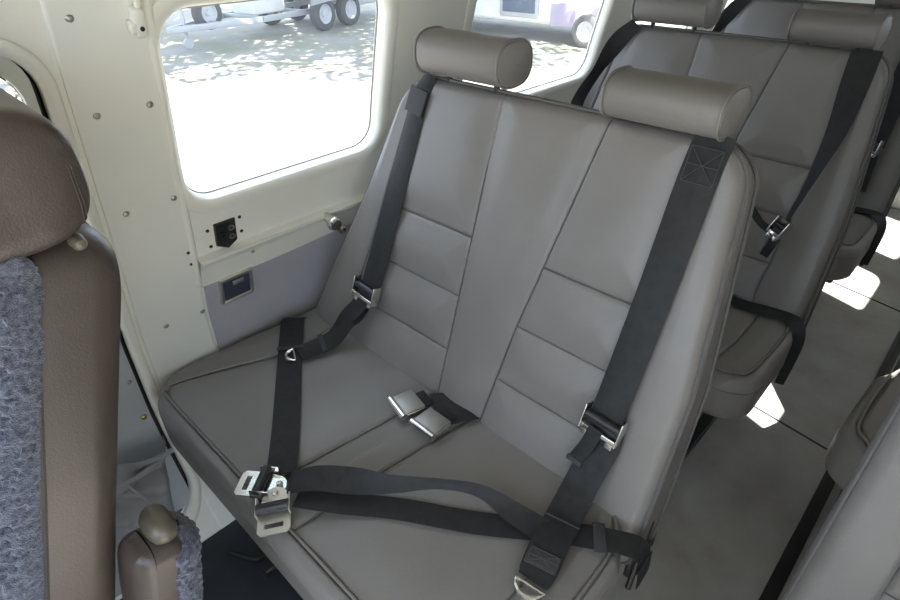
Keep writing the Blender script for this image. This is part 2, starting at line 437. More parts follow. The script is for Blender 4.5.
# windows: rounded inner lip, dark gasket, pane
def window(name, h, side='l', lip=0.016, deep=0.03):
    f = (lambda y, z, d=0: Vector((xw(z) - d, y, z))) if side == 'l' else (lambda y, z, d=0: Vector((CW - xw(z) + d, y, z)))
    y0, y1, z0, z1, r_ = h
    mb = MB(); H = rrect(y0, y1, z0, z1, r_)
    c = ((y0 + y1) / 2, (z0 + z1) / 2)
    def sc(o_): return rrect(y0 - o_, y1 + o_, z0 - o_, z1 + o_, max(0.01, r_ + o_))
    prof = [(lip * 2.0, -0.000), (lip * 1.9, -0.004), (lip * 1.2, -0.007), (lip * 0.4, -0.006), (0.0, -0.001), (-0.004, 0.010), (-0.006, deep)]
    base = rrect(y0, y1, z0, z1, r_)
    rows = []
    for o_, d in prof:
        row = []
        for (y, z) in base:
            # offset outwards along the rounded rectangle's normal
            qy = min(max(y, y0 + r_), y1 - r_); qz = min(max(z, z0 + r_), z1 - r_)
            n_ = Vector((y - qy, z - qz)); 
            if n_.length > 1e-9: n_.normalize()
            row.append(f(y + n_.x * o_, z + n_.y * o_, d))
        rows.append(row)
    mb.grid(rows, 0, closeu=True)
    fr = struct(mb.build(name, 'cream2'))
    mb = MB()
    row = rows[-1]
    mb.tube([p + Vector((0.004 if side == 'l' else -0.004, 0, 0)) for p in row], 0.0022, 6, closed=True)
    mb.build('window_gasket', 'gasket', fr)
    mb = MB(); pr = [f(y, z, deep - 0.004) for y, z in base]; cc = f(*c, deep - 0.004)
    k = len(pr); rows = [[cc + (p - cc) * t for p in pr] for t in (0.02, 0.4, 0.7, 1.0)]
    for rr_ in rows:
        for p in rr_: p.x = f(p.y, p.z, deep - 0.004).x
    mb.grid(rows, 0, closeu=True); o = len(mb.v) - 4 * k; mb.f.append(tuple(o + i for i in range(k))); mb.m.append(0)
    mb.build('window_pane', 'pane', fr)
    return fr
window('window_1', W1); window('window_2', W2); window('window_3', W3); window('window_4', W4)
for i in (2, 3, 4): window('window_%d' % (i + 3), HR[i], 'r')
portal('portal_1', (-0.02, 0.63, 0.98), (0, rad(-90), 0), 0.34, 0.47)
portal('portal_2', (-0.02, 1.5, 0.98), (0, rad(-90), 0), 0.35, 0.66)
portal('portal_3', (-0.02, 2.3, 0.98), (0, rad(-90), 0), 0.35, 0.6)
portal('portal_added_opening', (1.60, -0.28, 0.8), (0, rad(90), 0), 0.95, 0.67)  # at the added front opening in the right wall
portal('portal_front', (0.82, -0.74, 1.13), (rad(90), 0, 0), 1.2, 0.85)

# front door: opening roll, dark gap, recessed door panel and its window
D0 = W0
dm = MB()
def door_ring(off, d, h=D0):
    y0, y1, z0, z1, r_ = h; out = []
    for (y, z) in rrect(y0, y1, z0, z1, r_):
        qy = min(max(y, y0 + r_), y1 - r_); qz = min(max(z, z0 + r_), z1 - r_); n_ = Vector((y - qy, z - qz)); n_.normalize()
        yy, zz_ = y + n_.x * off, z + n_.y * off; out.append(Vector((xw(zz_) - d, yy, zz_)))
    return out
# padded roll round the door opening
dr = empty('door_1', (0, 0, 0)); struct(dr)
mb = MB(); rows = []
for k in range(9):
    a = math.pi * k / 8
    rows.append(door_ring(0.0115 - 0.0115 * math.cos(a), -0.009 * math.sin(a) - 0.001))
mb.grid(rows, 0, closeu=True); mb.build('door_opening_trim', 'cream2', dr)
mb = MB(); mb.grid([door_ring(0.002, 0.0), door_ring(-0.002, 0.03)], 0, closeu=True)
mb.grid([door_ring(-0.001, 0.026), door_ring(-0.03, 0.026)], 0, closeu=True)
mb.build('door_seal', 'rubber', dr)
# door skin with a window, grey lower half
mb = MB(); DW = (-0.55, 0.190, 0.66, 1.112, 0.07); DO = rrect(-0.60, 0.2045, 0.57, 1.128, 0.065)
H = rrect(*DW); c = ((DW[0] + DW[1]) / 2, (DW[2] + DW[3]) / 2)
def near_outline(p, y0, y1, z0, z1, r_):
    q = rect_ray(c, p, (y0, y1, z0, z1)); y, z = q
    qy = min(max(y, y0 + r_), y1 - r_); qz = min(max(z, z0 + r_), z1 - r_); n_ = Vector((y - qy, z - qz))
    if abs(y - qy) > 1e-6 and abs(z - qz) > 1e-6: n_ = n_.normalized() * r_; return (qy + n_.x, qz + n_.y)
    return q
O = [near_outline(p, -0.60, 0.2045, 0.55, 1.129, 0.06) for p in H]
rows = [[(xw(z) - 0.03, y, z) for y, z in H]]
for k in range(7):
    t = k / 6; rows.append([(xw(z + (oz - z) * t) - 0.006 - 0.002 * t, y + (oy - y) * t, z + (oz - z) * t) for (y, z), (oy, oz) in zip(H, O)])
rows.append([(xw(oz) - 0.03, oy, oz) for oy, oz in O])
mb.grid(rows, 0, closeu=True); mb.build('door_skin_upper', 'creamgrey', dr)
mb = MB(); mb.grid([[(xw(z) - 0.012, y, z) for y in np.linspace(-0.60, 0.2045, 12)] for z in np.linspace(0.07, 0.55, 24)])
mb.grid([[(xw(z) - 0.012 - d, 0.2045, z) for d in (0, 0.02)] for z in np.linspace(0.07, 0.55, 24)])
lo = mb.build('door_skin_lower', 'doorgrey', dr)
mb = MB(); pr = [(xw(z) - 0.026, y, z) for y, z in H]; mb.add(pr, [tuple(range(len(pr)))]); mb.build('door_window_pane', 'pane', dr)
def dome(mb, p, r_, side='l', mi=0, h=0.5):
    """a domed screw head on the cabin side at (y,z)"""
    y, z = p; x0 = xw(z)
    pr = [(r_, 0.0)] + [(r_ * math.cos(a), r_ * h * math.sin(a)) for a in np.linspace(0, math.pi / 2, 5)]
    mb.lathe([(max(a, 1e-4), b_) for a, b_ in pr], (x0 + 0.0, y, z), 'x', 14, mi)
mb = MB()
for p in [(0.185, 0.52), (0.190, 0.41)]: dome(mb, p, 0.006)
for v in range(len(mb.v)): mb.v[v] = (mb.v[v][0] - 0.012, mb.v[v][1], mb.v[v][2])
mb.build('door_screw', 'screw', dr)

# cream pillar panel beside the door, slightly proud, with its screws
def wall_panel(name, matn, y0, y1, z0, z1, d, slant=0.0, n=24, edge=0.006):
    mb = MB(); zs = np.linspace(z0, z1, n)
    prof = [(0.0, -0.0005), (0.0, d * 0.7), (edge * 0.4, d), (edge, d)]
    cols = [(y0 + a, b_) for a, b_ in prof] + [(y1 - a, b_) for a, b_ in prof[::-1]]
    rows = []
    for z in zs:
        rows.append([(xw(z) + b_, a + slant * (z - z0), z) for a, b_ in cols])
    z = z0; first = [(xw(z), a, z) for a, b_ in cols]; z = z1; last = [(xw(z), a + slant * (z - z0), z) for a, b_ in cols]
    mb.grid([first] + rows + [last]); return mb
t = wall_panel('p', 'cream', 0.2435, 0.388, 0.335, 1.40, 0.006).build('trim_2', 'cream'); struct(t)
mb = MB()
for p in [(0.273, 1.156), (0.275, 1.010), (0.360, 1.011), (0.278, 0.823), (0.368, 0.825), (0.296, 0.522), (0.380, 0.518)]:
    dome(mb, p, 0.0062)
for v in range(len(mb.v)): mb.v[v] = (mb.v[v][0] + 0.0055, mb.v[v][1], mb.v[v][2])
mb.build('panel_screw', 'screw', t)
mb = MB()
for p in [(0.373, 0.691), (0.375, 0.660)]:
    mb.lathe([(0.0001, 0.0008), (0.0035, 0.0008), (0.0035, 0)], (xw(p[1]) + 0.006, p[0], p[1]), 'x', 12)
mb.build('screw_hole', 'rubber', t)
# vertical moulding between pillar panel and window panel
mb = MB(); rows = []
for z in np.linspace(0.60, 1.40, 40):
    rows.append([(xw(z) + 0.011 * math.sin(a), 0.3785 + 0.009 - 0.009 * math.cos(a) - 0.004, z) for a in np.linspace(0, math.pi, 9)])
mb.grid(rows); struct(mb.build('trim_3', 'cream2'))
# lilac grey lower lining with cream capping strip
t = wall_panel('p', 'lilac', 0.395, 3.60, 0.16, 0.596, 0.004, n=16).build('trim_4', 'lilac'); struct(t)
mb = MB(); rows = []
for y in np.linspace(0.390, 3.60, 90):
    wob = 0.004 * math.sin(y * 9) 
    rows.append([(xw(z) + d, y, z) for z, d in ((0.588 + wob, 0.000), (0.588 + wob, 0.0065), (0.594 + wob, 0.008), (0.63, 0.009), (0.647, 0.014), (0.652, 0.020), (0.660, 0.020), (0.664, 0.006), (0.668, -0.001))])
mb.grid(rows); struct(mb.build('trim_5', 'cream2'))
# lower skin below the lining (light panel by the floor)
t = wall_panel('p', 'cream', 0.222, 0.75, 0.003, 0.30, 0.004, n=16).build('trim_6', 'cream'); struct(t)
mb = MB(); 
for p in [(0.262, 0.10), (0.235, 0.20), (0.27, 0.26)]: dome(mb, p, 0.0045)
for v in range(len(mb.v)): mb.v[v] = (mb.v[v][0] + 0.004, mb.v[v][1], mb.v[v][2])
mb.build('panel_screw', 'screw', t)
# screws on the capping strip and window surround
t = empty('brass_screw', (xw(0.30), 0.19, 0.30)); 
tag(t, 'small brass screw on the grey door skin beside the bench cushion corner', 'screw')
mb = MB(); mb.lathe([(0.0075, 0.0), (0.007, 0.003), (0.004, 0.005), (0.0001, 0.0055)], (-0.012, 0, 0), 'x', 14); mb.build('screw_head', 'brass', t)
mb = MB(); mb.box((-0.0062, 0, 0), (0.001, 0.009, 0.0015)); mb.build('screw_slot', 'rubber', t)

def wall_frame(y, z):
    """local frame on the wall: x out, y along, z up along the wall"""
    s = (xw(z + 0.05) - xw(z - 0.05)) / 0.1; up = Vector((s, 0, 1)).normalized(); out = Vector((0, 1, 0)).cross(up).normalized()
    R_ = Matrix((out, Vector((0, 1, 0)), up)).transposed()
    m4 = R_.to_4x4(); m4.translation = Vector((xw(z), y, z)); return m4
# black headset socket plate
t = empty('socket_plate'); t.matrix_world = wall_frame(0.460, 0.704); t.scale = (1, 1.15, 1.12)
tag(t, 'black socket plate with pointed lower edge in the cream wall under the window', 'socket')
mb = MB(); P = [(-0.020, 0.028), (0.022, 0.028), (0.022, -0.022), (0.002, -0.036), (-0.020, -0.022)]
mb.add([(0.004, a, b_) for a, b_ in P] + [(0.007, a * 0.93, b_ * 0.93) for a, b_ in P] + [(0, a, b_) for a, b_ in P],
       [tuple(range(5, 10))] + [(i, (i + 1) % 5, 5 + (i + 1) % 5, 5 + i) for i in range(5)] + [(10 + i, 10 + (i + 1) % 5, (i + 1) % 5, i) for i in range(5)])
mb.build('socket_face', 'blackplastic', t)
for (a, b_) in ((0.011, 0.012), (0.011, -0.008), (-0.007, 0.003)):
    mb = MB(); mb.lathe([(0.006, 0.007), (0.006, 0.0095), (0.0035, 0.0095), (0.0030, 0.004), (0.0001, 0.004)], (0, a, b_), 'x', 16); mb.build('jack_ring', 'blackmetal' if a < 0 else 'screw', t)
for (a, b_) in ((-0.032, 0.018), (-0.030, -0.020), (0.033, 0.024), (0.034, -0.010)):
    mb = MB(); mb.lathe([(0.0035, 0.0), (0.003, 0.002), (0.0001, 0.003)], (0, a, b_), 'x', 12); mb.build('screw', 'blackmetal', t)
# chrome ashtray
t = empty('ashtray'); t.matrix_world = wall_frame(0.468, 0.553); t.scale = (1, 1.1, 1.1)
tag(t, 'small square chrome framed ashtray with dark lid in the grey side lining', 'ashtray')
mb = MB()
for (a, b_, la, lb) in ((0, 0.031, 0.076, 0.010), (0, -0.031, 0.076, 0.007), (-0.034, 0, 0.008, 0.066), (0.034, 0, 0.007, 0.066)):
    mb.box((0.008, a, b_), (0.012, la, lb), bev=0.003)
mb.build('chrome_frame', 'steel', t)
mb = MB(); mb.box((0.007, 0, 0), (0.006, 0.064, 0.058), bev=0.002); mb.build('lid', 'smoked', t)
mb = MB(); mb.box((0.0115, 0.004, 0.014), (0.004, 0.026, 0.012), bev=0.002); mb.build('finger_tab', 'steel', t)
# chrome coat hook by the bench
t = empty('chrome_hook'); t.matrix_world = wall_frame(0.718, 0.655); t.scale = (1.25, 1.3, 1.3)
tag(t, 'round chrome hook on the cream ledge right beside the bench backrest', 'hook')
mb = MB(); mb.lathe([(0.009, 0.0), (0.009, 0.018), (0.014, 0.022), (0.0145, 0.030), (0.011, 0.036), (0.0001, 0.038)], (0.01, 0, 0.0), 'x', 24); mb.build('knob', 'chrome', t)
mb = MB(); mb.tube([(0.018, 0, -0.005), (0.026, 0.012, -0.022), (0.030, 0.022, -0.028)], 0.0045, 8); mb.lathe([(0.0001, -0.006), (0.007, -0.004), (0.009, 0), (0.007, 0.004), (0.0001, 0.006)], (0.032, 0.024, -0.030), 'x', 16); mb.build('hook_arm', 'chrome', t)
# screws along the ledge
for i, (y, z, lb) in enumerate([(0.517, 0.634, 'small screw in the cream strip between the black socket and the ashtray'),
                 (0.425, 0.775, 'small screw in the cream window surround just below the glass corner')]):
    t = empty('panel_fastener'); t.matrix_world = wall_frame(y, z)
    tag(t, lb, 'screw'); mb = MB(); mb.lathe([(0.0045, 0.0), (0.0042, 0.002), (0.0001, 0.004)], (0.009 if i == 0 else 0.001, 0, 0), 'x', 14); mb.build('fastener_head', 'screw', t)
# cream plastic blind latch on the pillar
t = empty('blind_latch'); t.matrix_world = wall_frame(0.362, 1.150)
tag(t, 'cream plastic latch screwed to the pillar at the upper corner of the window', 'latch')
mb = MB(); mb.box((0.015, 0, -0.004), (0.020, 0.018, 0.044), bev=0.005); mb.box((0.017, -0.010, -0.010), (0.016, 0.012, 0.018), bev=0.004)
mb.box((0.013, 0.004, 0.030), (0.010, 0.010, 0.04), bev=0.003); mb.build('latch_body', 'cream2', t)
mb = MB(); mb.lathe([(0.0035, 0.024), (0.0035, 0.027), (0.0001, 0.028)], (0, 0.001, -0.010), 'x', 12); mb.build('latch_screw', 'blackmetal', t)

# canvas pouch hanging low on the door, and a thin cable
t = empty('canvas_pouch', (0.0, 0.0, 0.0)); tag(t, 'crumpled grey canvas pouch hanging low on the door beside the bench', 'pouch')
mb = MB(); rows = []
for i, z in enumerate(np.linspace(0.015, 0.255, 50)):
    row = []
    for j, y in enumerate(np.linspace(-0.05, 0.208 - 0.30 * (0.255 - z), 50)):
        e = min((y + 0.05) / 0.04, (0.2081 - 0.30 * (0.255 - z) - y) / 0.02, 1, (z - 0.015) / 0.03 + 0.2); e = max(e, 0) ** 0.5
        fold = 0.012 * math.sin((z * 1.0 + y * 0.75) * 70 + 2.2 * math.sin(y * 18)) * (1 if z > 0.13 else 0.45) + 0.014 * noise.noise(Vector((y * 14, z * 14, 2)))
        row.append((xw(z) - 0.008 + e * (0.034 + fold + (0.014 if z > 0.2 else 0)), y, z + (0.012 * math.sin(y * 22) if z > 0.2 else 0)))
    rows.append(row)
mb.grid(rows); mb.build('pouch_body', 'canvas', t)
mb = MB(); mb.tube([(xw(0.22) + 0.045, y, 0.222 + 0.05 * (y - 0.05) + 0.008 * math.sin(y * 40)) for y in np.linspace(-0.03, 0.205, 20)], 0.006, 8); mb.build('pouch_hem', 'canvas', t)
mb = MB(); mb.tube(catmull([(0.055, 0.09, 0.24), (0.075, 0.115, 0.17), (0.078, 0.13, 0.12), (0.085, 0.12, 0.06), (0.09, 0.10, 0.02)], 8), 0.0028, 8)
tag(mb.build('thin_cable', 'cable'), 'thin pale cable hanging down over the grey canvas pouch', 'cable')
mb = MB(); mb.tube(catmull([(0.20, 0.20, 0.018), (0.26, 0.235, 0.016), (0.30, 0.30, 0.020), (0.37, 0.29, 0.016), (0.43, 0.33, 0.018), (0.5, 0.34, 0.016)], 8), 0.007, 8)
tag(mb.build('black_cable', 'rubber'), 'black cable lying on the dark floor mat under the bench cushion', 'cable')

# ================================================================== BENCH SEATS
def plane_mx(x0, y0, z0, a):
    u = Vector((1, 0, 0)); v = Vector((0, math.sin(rad(a)), math.cos(rad(a)))); n_ = Vector((0, -math.cos(rad(a)), math.sin(rad(a))))
    m4 = Matrix((u, v, n_)).transposed().to_4x4(); m4.translation = Vector((x0, y0, z0)); return m4
REC = 18.0; CR = math.cos(rad(REC)); SR = math.sin(rad(REC))
def vz(z): return (z - 0.40) / CR
def bl(z): return float(np.interp(z, [0.30, 0.35, 0.55, 0.75, 0.93, 1.0], [-0.018, -0.004, 0.064, 0.146, 0.202, 0.226]))
def br(z): return float(np.interp(z, [0.30, 0.39, 0.64, 0.93, 1.0], [0.962, 0.962, 0.958, 0.925, 0.915]))
def headrest(parent, x0, x1, y, z, hy=0.049, hz=0.034, tilt=0.0, m_='leather', sm='piping'):
    mb = MB(); n = 40; L = x1 - x0; rows = []
    def sec(k):
        P = []
        for q in range(n):
            a = 2 * math.pi * q / n; ca, sa = math.cos(a), math.sin(a); e = 0.78
            py = hy * k * math.copysign(abs(ca) ** e, ca); pz = hz * k * math.copysign(abs(sa) ** e, sa)
            P.append((py, pz))
        return P
    cs = [(0.0, 0.02), (0.0, 0.6), (0.003, 0.93), (0.008, 0.985), (0.014, 1.0)]
    st = [(x0 + 0.002 - 0.006 * (1 - (k / 1.0) ** 2) , k) for d, k in cs[:2]] + [(x0 + d, k) for d, k in cs[2:]]
    mid = [(x0 + L * t, 1.0 + 0.015 * math.sin(math.pi * t)) for t in np.linspace(0.1, 0.9, 9)]
    en = [(x1 - d, k) for d, k in cs[::-1][:3]] + [(x1 + 0.004 * (1 - k), k) for d, k in cs[:2][::-1]]
    for x, k in st + mid + en:
        rows.append([(x, y - py, z + pz + tilt * 0) for py, pz in sec(k)])
    mb.grid(rows, 0, closeu=True); h = mb.build('headrest', m_, parent)
    for xe in (x0 + 0.006, x1 - 0.006):
        mb = MB(); mb.tube([(xe, y - py, z + pz) for py, pz in sec(0.995)], 0.0028, 6, closed=True); mb.build('headrest_piping', sm, h)
    for xp in (x0 + L * 0.22, x1 - L * 0.22):
        mb = MB(); mb.tube([(xp, y + 0.004, z - hz - 0.045), (xp, y + 0.004, z - hz * 0.6)], 0.006, 10); mb.build('headrest_post', 'blackmetal', h)
    return h
def make_bench():
    root = empty('bench_seat', (0, 0, 0))
    MX = plane_mx(0, 0.635, 0.40, REC)
    # ---- backrest
    def ed(v): z = 0.40 + v * CR; return bl(z), br(z)
    V0, V1 = vz(0.32), vz(1.003)
    def ss(pts): return [(x, vz(z)) for x, z in pts]
    lb = [(0.150, 0.32), (0.156, 0.43), (0.182, 0.58), (0.212, 0.72), (0.236, 0.86), (0.262, 1.003)]
    rb = [(0.845, 0.32), (0.838, 0.43), (0.846, 0.58), (0.850, 0.72), (0.852, 0.86), (0.850, 1.003)]
    def at(poly, z): return float(np.interp(z, [q[1] for q in poly], [q[0] for q in poly]))
    s1 = [(0.480, 0.32), (0.478, 0.6), (0.476, 1.003)]; s2 = [(0.588, 0.32), (0.601, 0.415), (0.626, 0.62), (0.648, 0.737), (0.694, 0.99), (0.697, 1.003)]
    seams = [ss(lb), ss(rb), ss(s1), ss(s2)]
    for z in (0.743, 0.624, 0.509):
        seams.append(ss([(at(lb, z), z), (at(s1, z), z)])); seams.append(ss([(at(s2, z), z), (at(rb, z), z)]))
    Tk = lambda v: float(np.interp(v, [V0, V1], [0.125, 0.060]))
    mb, ring, tr = pad(ed, V0, V1, Tk, seams, MX, re=0.020, nu=250, nv=190, puff=0.008, groove=0.0045, gw=0.0028, psig=0.035,
                       rc=(0.02, 0.02, 0.070, 0.060), wrinkle=0.0015, seed=3)
    # side bolster swell
    back = mb.build('backrest', ['leather', 'leather_seam'], root)
    for dz, rr_ in ((-0.016, 0.0036), (None, 0.0036)):
        mb = MB(); pts = [tr(u, v, -0.014 if dz is not None else -Tk(v) + 0.012) for u, v in ring]
        c_ = sum((Vector(p) for p in pts), Vector()) / len(pts)
        pts = [p + (p - c_).normalized() * 0.0015 for p in map(Vector, pts)]
        mb.tube(pts[::2], rr_, 6, closed=True); mb.build('backrest_piping', 'edge_piping', back)
    # ---- headrests
    headrest(root, 0.282, 0.496, 0.842, 1.051, hz=0.039)
    headrest(root, 0.690, 0.880, 0.842, 1.038)
    # ---- cushion
    CX = Matrix.Translation((0, 0, 0.405))
    def ce(y):
        a = float(np.interp(y, [0.20, 0.27, 0.36, 0.46, 0.56, 0.70], [-0.01, -0.028, -0.030, -0.022, -0.012, -0.010]))
        return a, float(np.interp(y, [0.2, 0.56, 0.63], [0.975, 0.972, 0.94]))
    lseam = [(0.112, 0.66), (0.108, 0.482), (0.085, 0.42), (0.056, 0.354), (0.026, 0.262), (0.040, 0.238), (0.070, 0.229)]
    front = [(0.070, 0.229), (0.417, 0.231), (0.860, 0.234), (0.915, 0.250), (0.944, 0.290), (0.950, 0.55), (0.915, 0.64)]
    lin = [(0.112, 0.60), (0.108, 0.482), (0.112, 0.40), (0.05, 0.25)]
    A = [(0.478, 0.66), (0.458, 0.513), (0.430, 0.320), (0.420, 0.232)]
    B = [(0.585, 0.66), (0.561, 0.517), (0.548, 0.377), (0.537, 0.250), (0.535, 0.232)]
    Rr = [(0.872, 0.66), (0.876, 0.40), (0.86, 0.234)]
    mb, ring, tr = pad(ce, 0.197, 0.700, 0.118, [[tuple(q) for q in catmull(front, 6)], [tuple(q) for q in catmull(lseam, 6)], A, B, Rr], CX, plain=2, re=0.030, nu=230, nv=150, puff=0.008, groove=0.006, gw=0.0034,
                       psig=0.045, rc=(0.105, 0.085, 0.03, 0.03), wrinkle=0.003, seed=8, bottom_round=0.025)
    cu = mb.build('seat_cushion', ['leather', 'leather_seam'], root)
    def smooth(P): return [tuple(q) for q in catmull(P, 10)]
    mb = MB(); mb.tube([(x, y, 0.4068) for x, y in smooth(lseam[1:5][::1] + [(0.034, 0.240)] + front[:])], 0.0026, 6)
    mb.build('cushion_piping', 'piping', cu)
    # ---- frame under the seat: rails, legs and braces
    mb = MB()
    mb.box((0.485, 0.47, 0.272), (0.90, 0.42, 0.022), bev=0.006); mb.build('seat_pan', 'blackmetal', root)
    for x in (0.30, 0.84):
        mb = MB(); mb.box((x, 0.49, 0.018), (0.036, 0.52, 0.020), bev=0.005); mb.build('floor_runner', 'blackmetal', root)
        for ya, yb in ((0.30, 0.36), (0.70, 0.62)):
            mb = MB(); mb.tube([(x, ya, 0.026), (x, yb, 0.268)], 0.013, 10); mb.build('leg', 'blackmetal', root)
        mb = MB(); mb.tube([(x, 0.31, 0.05), (x, 0.61, 0.26)], 0.010, 10); mb.build('brace', 'blackmetal', root)
    mb = MB(); mb.box((0.955, 0.70, 0.30), (0.012, 0.10, 0.12), bev=0.003); mb.tube([(0.958, 0.70, 0.36), (0.962, 0.66, 0.20)], 0.006, 8)
    mb.build('hinge_bracket', 'blackmetal', root)
    return root
PITCH = 0.82
b1 = make_bench()
tag(b1, 'nearest grey leather double bench seat facing the camera, black straps across its cushion', 'bench seat', 'double bench seats')
b2 = copy_tree(b1); b2.location = (0, PITCH, 0)
tag(b2, 'second grey leather double bench seat, directly behind the nearest one', 'bench seat', 'double bench seats')
b3 = copy_tree(b1); b3.location = (0, 2 * PITCH, 0)
tag(b3, 'rearmost grey leather double bench seat, only its edge showing at the upper right', 'bench seat', 'double bench seats')

for b_ in (b2, b3):
    for ch in list(COL.objects):
        if ch.parent == b_ and ch.name.startswith(('seat_cushion', 'seat_pan')): ch.scale.y = 0.84; ch.location.y = 0.112
# ------------------------------------------------------------------ single seats across the aisle
def make_single():
    root = empty('single_seat', (1.18, 0.63, 0)); X0 = 0.0
    def L(mb_): 
        return mb_
    W_ = 0.36
    MX = plane_mx(0, 0.0, 0.40, REC)
    V0, V1 = vz(0.32), vz(1.00)
    ed = lambda v: (0.0 + 0.02 * max(0, v) , W_ - 0.03 * max(0, v))
    lb = [(0.085, V0), (0.095, V1)]; rb = [(W_ - 0.09, V0), (W_ - 0.10, V1)]
    seams = [lb, rb] + [[(0.088, vz(z)), (W_ - 0.09, vz(z))] for z in (0.743, 0.624, 0.509)]
    Tk = lambda v: float(np.interp(v, [V0, V1], [0.125, 0.060]))
    mb, ring, tr = pad(ed, V0, V1, Tk, seams, MX, re=0.024, nu=110, nv=150, puff=0.008, groove=0.007, gw=0.004, psig=0.03, rc=(0.02, 0.02, 0.06, 0.06), wrinkle=0.0015, seed=5)
    back = mb.build('backrest', ['leather', 'leather_seam'], root)
    for a in (0, 1):
        mb = MB(); pts = [Vector(tr(u, v, -0.016 if a == 0 else -Tk(v) + 0.012)) for u, v in ring]
        c_ = sum(pts, Vector()) / len(pts)
        mb.tube([p + (p - c_).normalized() * 0.0015 for p in pts][::2], 0.0036, 6, closed=True); mb.build('backrest_piping', 'edge_piping', back)
    headrest(root, 0.08, 0.28, 0.207, 1.050)
    CX = Matrix.Translation((0, -0.635, 0.405))
    mb, ring, tr = pad(lambda y: (float(np.interp(y, [0.3, 0.52, 0.62], [-0.045, -0.03, 0.02])), W_ + 0.01), 0.225, 0.70, 0.118, [[(0.045, 0.64), (-0.006, 0.52), (-0.018, 0.32), (0.012, 0.268), (0.05, 0.252), (0.29, 0.252), (0.335, 0.29), (0.34, 0.66)]], CX,
                       re=0.030, nu=110, nv=110, puff=0.008, groove=0.006, gw=0.004, psig=0.05, rc=(0.085, 0.085, 0.03, 0.03), wrinkle=0.002, seed=2, bottom_round=0.025)
    cu = mb.build('seat_cushion', ['leather', 'leather_seam'], root)
    mb = MB(); mb.tube([(x, y - 0.635, 0.408) for x, y in catmull([(0.045, 0.64), (-0.006, 0.52), (-0.018, 0.32), (0.008, 0.27), (0.05, 0.252), (0.29, 0.252), (0.335, 0.29), (0.34, 0.64)], 8)], 0.0032, 6)
    mb.build('cushion_piping', 'piping', cu)
    mb = MB(); mb.box((0.19, -0.16, 0.272), (0.36, 0.40, 0.022), bev=0.006); mb.build('seat_pan', 'blackmetal', root)
    for x in (0.035, 0.34):
        mb = MB(); mb.box((x, -0.14, 0.018), (0.036, 0.50, 0.020), bev=0.005); mb.build('floor_runner', 'blackmetal', root)
        for ya, yb in ((-0.33, -0.27), (0.06, -0.01)):
            mb = MB(); mb.tube([(x, ya, 0.026), (x, yb, 0.268)], 0.013, 10); mb.build('leg', 'blackmetal', root)
        mb = MB(); mb.tube([(x, -0.31, 0.05), (x, -0.02, 0.26)], 0.010, 10); mb.build('brace', 'blackmetal', root)
    return root
s1_ = make_single(); s1_.location = (1.18, 0.66, 0)
tag(s1_, 'grey leather single seat across the aisle in the lower right corner, nearest the camera', 'seat', 'single seats across the aisle')
s2_ = copy_tree(s1_); s2_.location = (1.18, 0.635 + 0.84, 0)
tag(s2_, 'grey leather single seat across the aisle behind the nearest one, only its cushion corner showing', 'seat', 'single seats across the aisle')

